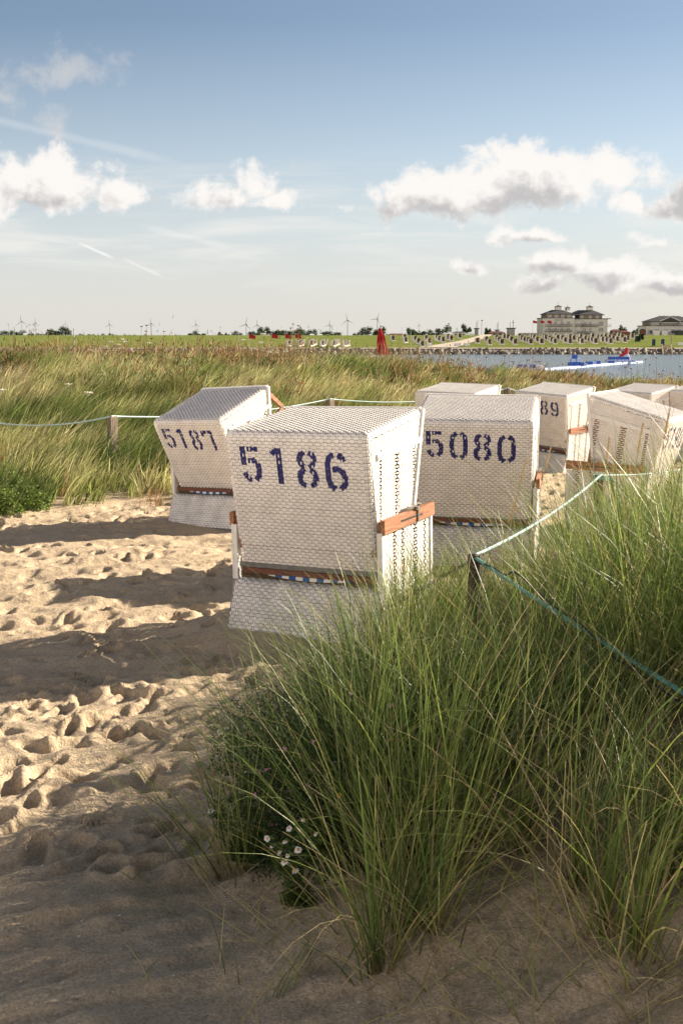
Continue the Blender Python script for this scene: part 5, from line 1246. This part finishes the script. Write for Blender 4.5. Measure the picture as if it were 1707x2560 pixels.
hut(1269, 1286, 819.5, 838, 420, 'dark grey watch hut with masts left of the red flags')
hut(1188, 1195, 820, 838, 420, 'narrow dark tower cabin beside the tall lamp post'); hut(1240, 1246, 824, 838, 430, 'small grey cabin between the sheds and the watch hut')
def lamp(px, pt, label, Y=400, r_=.16):
    T = at(px, pt, Y); r = empty('lamp_post', (T.x, Y, 2.2), 0, label, 'lamp post'); H = T.z - 2.2; MB().tube([(0, 0, 0), (0, 0, H)], [r_, r_ * .7], 6).build('pole', POLEM, r); MB().box(-.35, .35, -.2, .2, H - .25, H).build('lamp_head', RAILM, r)
lamp(1204, 800, 'tall lamp post left of the watch hut'); lamp(1282, 805, 'thin mast behind the watch hut', 430, .1); lamp(1121, 808, 'thin mast over the chair rows left of the path', 430, .08)
# shore furniture
def panel(px, pt, pb, wpx, m_, label, cat_, name='panel'):
    P = slope_hit(px, pb); s = P.y / F; H = (pb - pt) * s; r = empty(name, P, 0, label, cat_); w = wpx * s / 2
    MB().box(-w, w, -.06, .06, .12, H).build('board', m_, r)
    for sx in (-1, 1): MB().box(sx * w * .9 - .05, sx * w * .9 + .05, -.1, .1, 0, H + .05).build('leg', POLEM, r) if name != 'blue_cabin' else MB().box(sx * w - .06, sx * w + .06, -.25, .25, 0, H).build('side_wall', m_, r)
BLP = fm('blue_panel', (.03, .07, .14))
panel(1632.5, 848, 865, 6, BLP, 'left one of two dark blue shower cabins on the grass', 'cabin', 'blue_cabin'); panel(1655, 848, 865, 6, BLP, 'right one of two dark blue shower cabins on the grass', 'cabin', 'blue_cabin')
panel(1143, 858, 866, 16, WHW, 'white banner panel left of its twin on the promenade', 'banner', 'banner_panel'); panel(1167, 858, 866, 16, WHW, 'white banner panel nearest the path foot', 'banner', 'banner_panel'); panel(1700, 856, 864, 18, WHW, 'white banner panel at the right edge of the dike', 'banner', 'banner_panel'); panel(1072, 858, 866, 14, WHW, 'white banner panel left of the sandy path', 'banner', 'banner_panel')
def steps(px0, label):
    P = at(px0, 884, SH); r = empty('wooden_steps', (P.x, SH - .5, WZ), 0, label, 'steps'); W_ = fm('grey_timber', (.36, .29, .22))
    for s in (0, 1): MB().bar((s * 2.2, 0, 0), (s * 2.2 + 1.9, 8.0, 2.2), .3, .35).build('rail', W_, r)
    m = MB()
    for k in range(8): t = (k + .5) / 8; m.box(1.9 * t + .1, 2.1 + 1.9 * t, 8 * t, 8 * t + .4, 2.2 * t - .05, 2.2 * t + .1)
    m.build('treads', W_, r)
    MB().box(4.0, 4.25, 7.8, 8.0, 1.6, 4.2).build('post', W_, r)
steps(1655, 'sloping wooden steps down the rocks into the water')
# person at the foot of the path
def person(px, pb, hpx, label):
    P = slope_hit(px, pb); s = P.y / F; H = hpx * s; me = bpy.data.meshes.new('person')
    j = [(0, 0, .52), (0, 0, .70), (0, 0, .82), (0, 0, .90), (0, 0, .97), (.05, 0, .5), (.055, -.02, .27), (.055, 0, .02), (-.05, 0, .5), (-.055, .02, .27), (-.055, .03, .02), (.11, 0, .8), (.14, .02, .62), (.13, -.04, .48), (-.11, 0, .8), (-.14, .02, .62), (-.13, -.04, .48)]
    e = [(0, 1), (1, 2), (2, 3), (3, 4), (0, 5), (5, 6), (6, 7), (0, 8), (8, 9), (9, 10), (2, 11), (11, 12), (12, 13), (2, 14), (14, 15), (15, 16)]
    me.from_pydata([tuple(c * H for c in p) for p in j], e, []); o = link(bpy.data.objects.new('person', me)); o.location = P
    md = o.modifiers.new('skin', 'SKIN'); rad = [.085, .085, .08, .04, .062, .06, .04, .03, .06, .04, .03, .045, .03, .022, .045, .03, .022]
    for v, q in zip(me.skin_vertices[0].data if me.skin_vertices else [], rad): v.radius = (q * H, q * H)
    me.materials.append(fm('dark_clothes', (.04, .035, .04))); tag(o, label, 'person')
    return o
try: person(1124.5, 867, 7, 'person in dark clothes walking at the foot of the path')
except Exception as ex: print('person', ex)

# look-alikes told apart by their order from the left
ONES = 'first second third fourth fifth sixth seventh eighth ninth tenth eleventh twelfth thirteenth fourteenth fifteenth sixteenth seventeenth eighteenth nineteenth'.split()
TENS = {2: ('twentieth', 'twenty'), 3: ('thirtieth', 'thirty'), 4: ('fortieth', 'forty'), 5: ('fiftieth', 'fifty'), 6: ('sixtieth', 'sixty')}
def ordinal(n):
    if n < 20: return ONES[n - 1]
    t, o = divmod(n, 10); return TENS[t][0] if o == 0 else TENS[t][1] + '-' + ONES[o - 1]
byl = {}
for o in SC.objects:
    if o.parent is None and 'label' in o and 'category' in o: byl.setdefault(o['label'], []).append(o)
for lab, os_ in byl.items():
    if len(os_) > 1:
        os_.sort(key=lambda o: o.location.x / max(o.location.y, 1))
        for i, o in enumerate(os_): o['label'] = ordinal(i + 1) + ' from the left: ' + lab
print('all done', len(SC.objects))
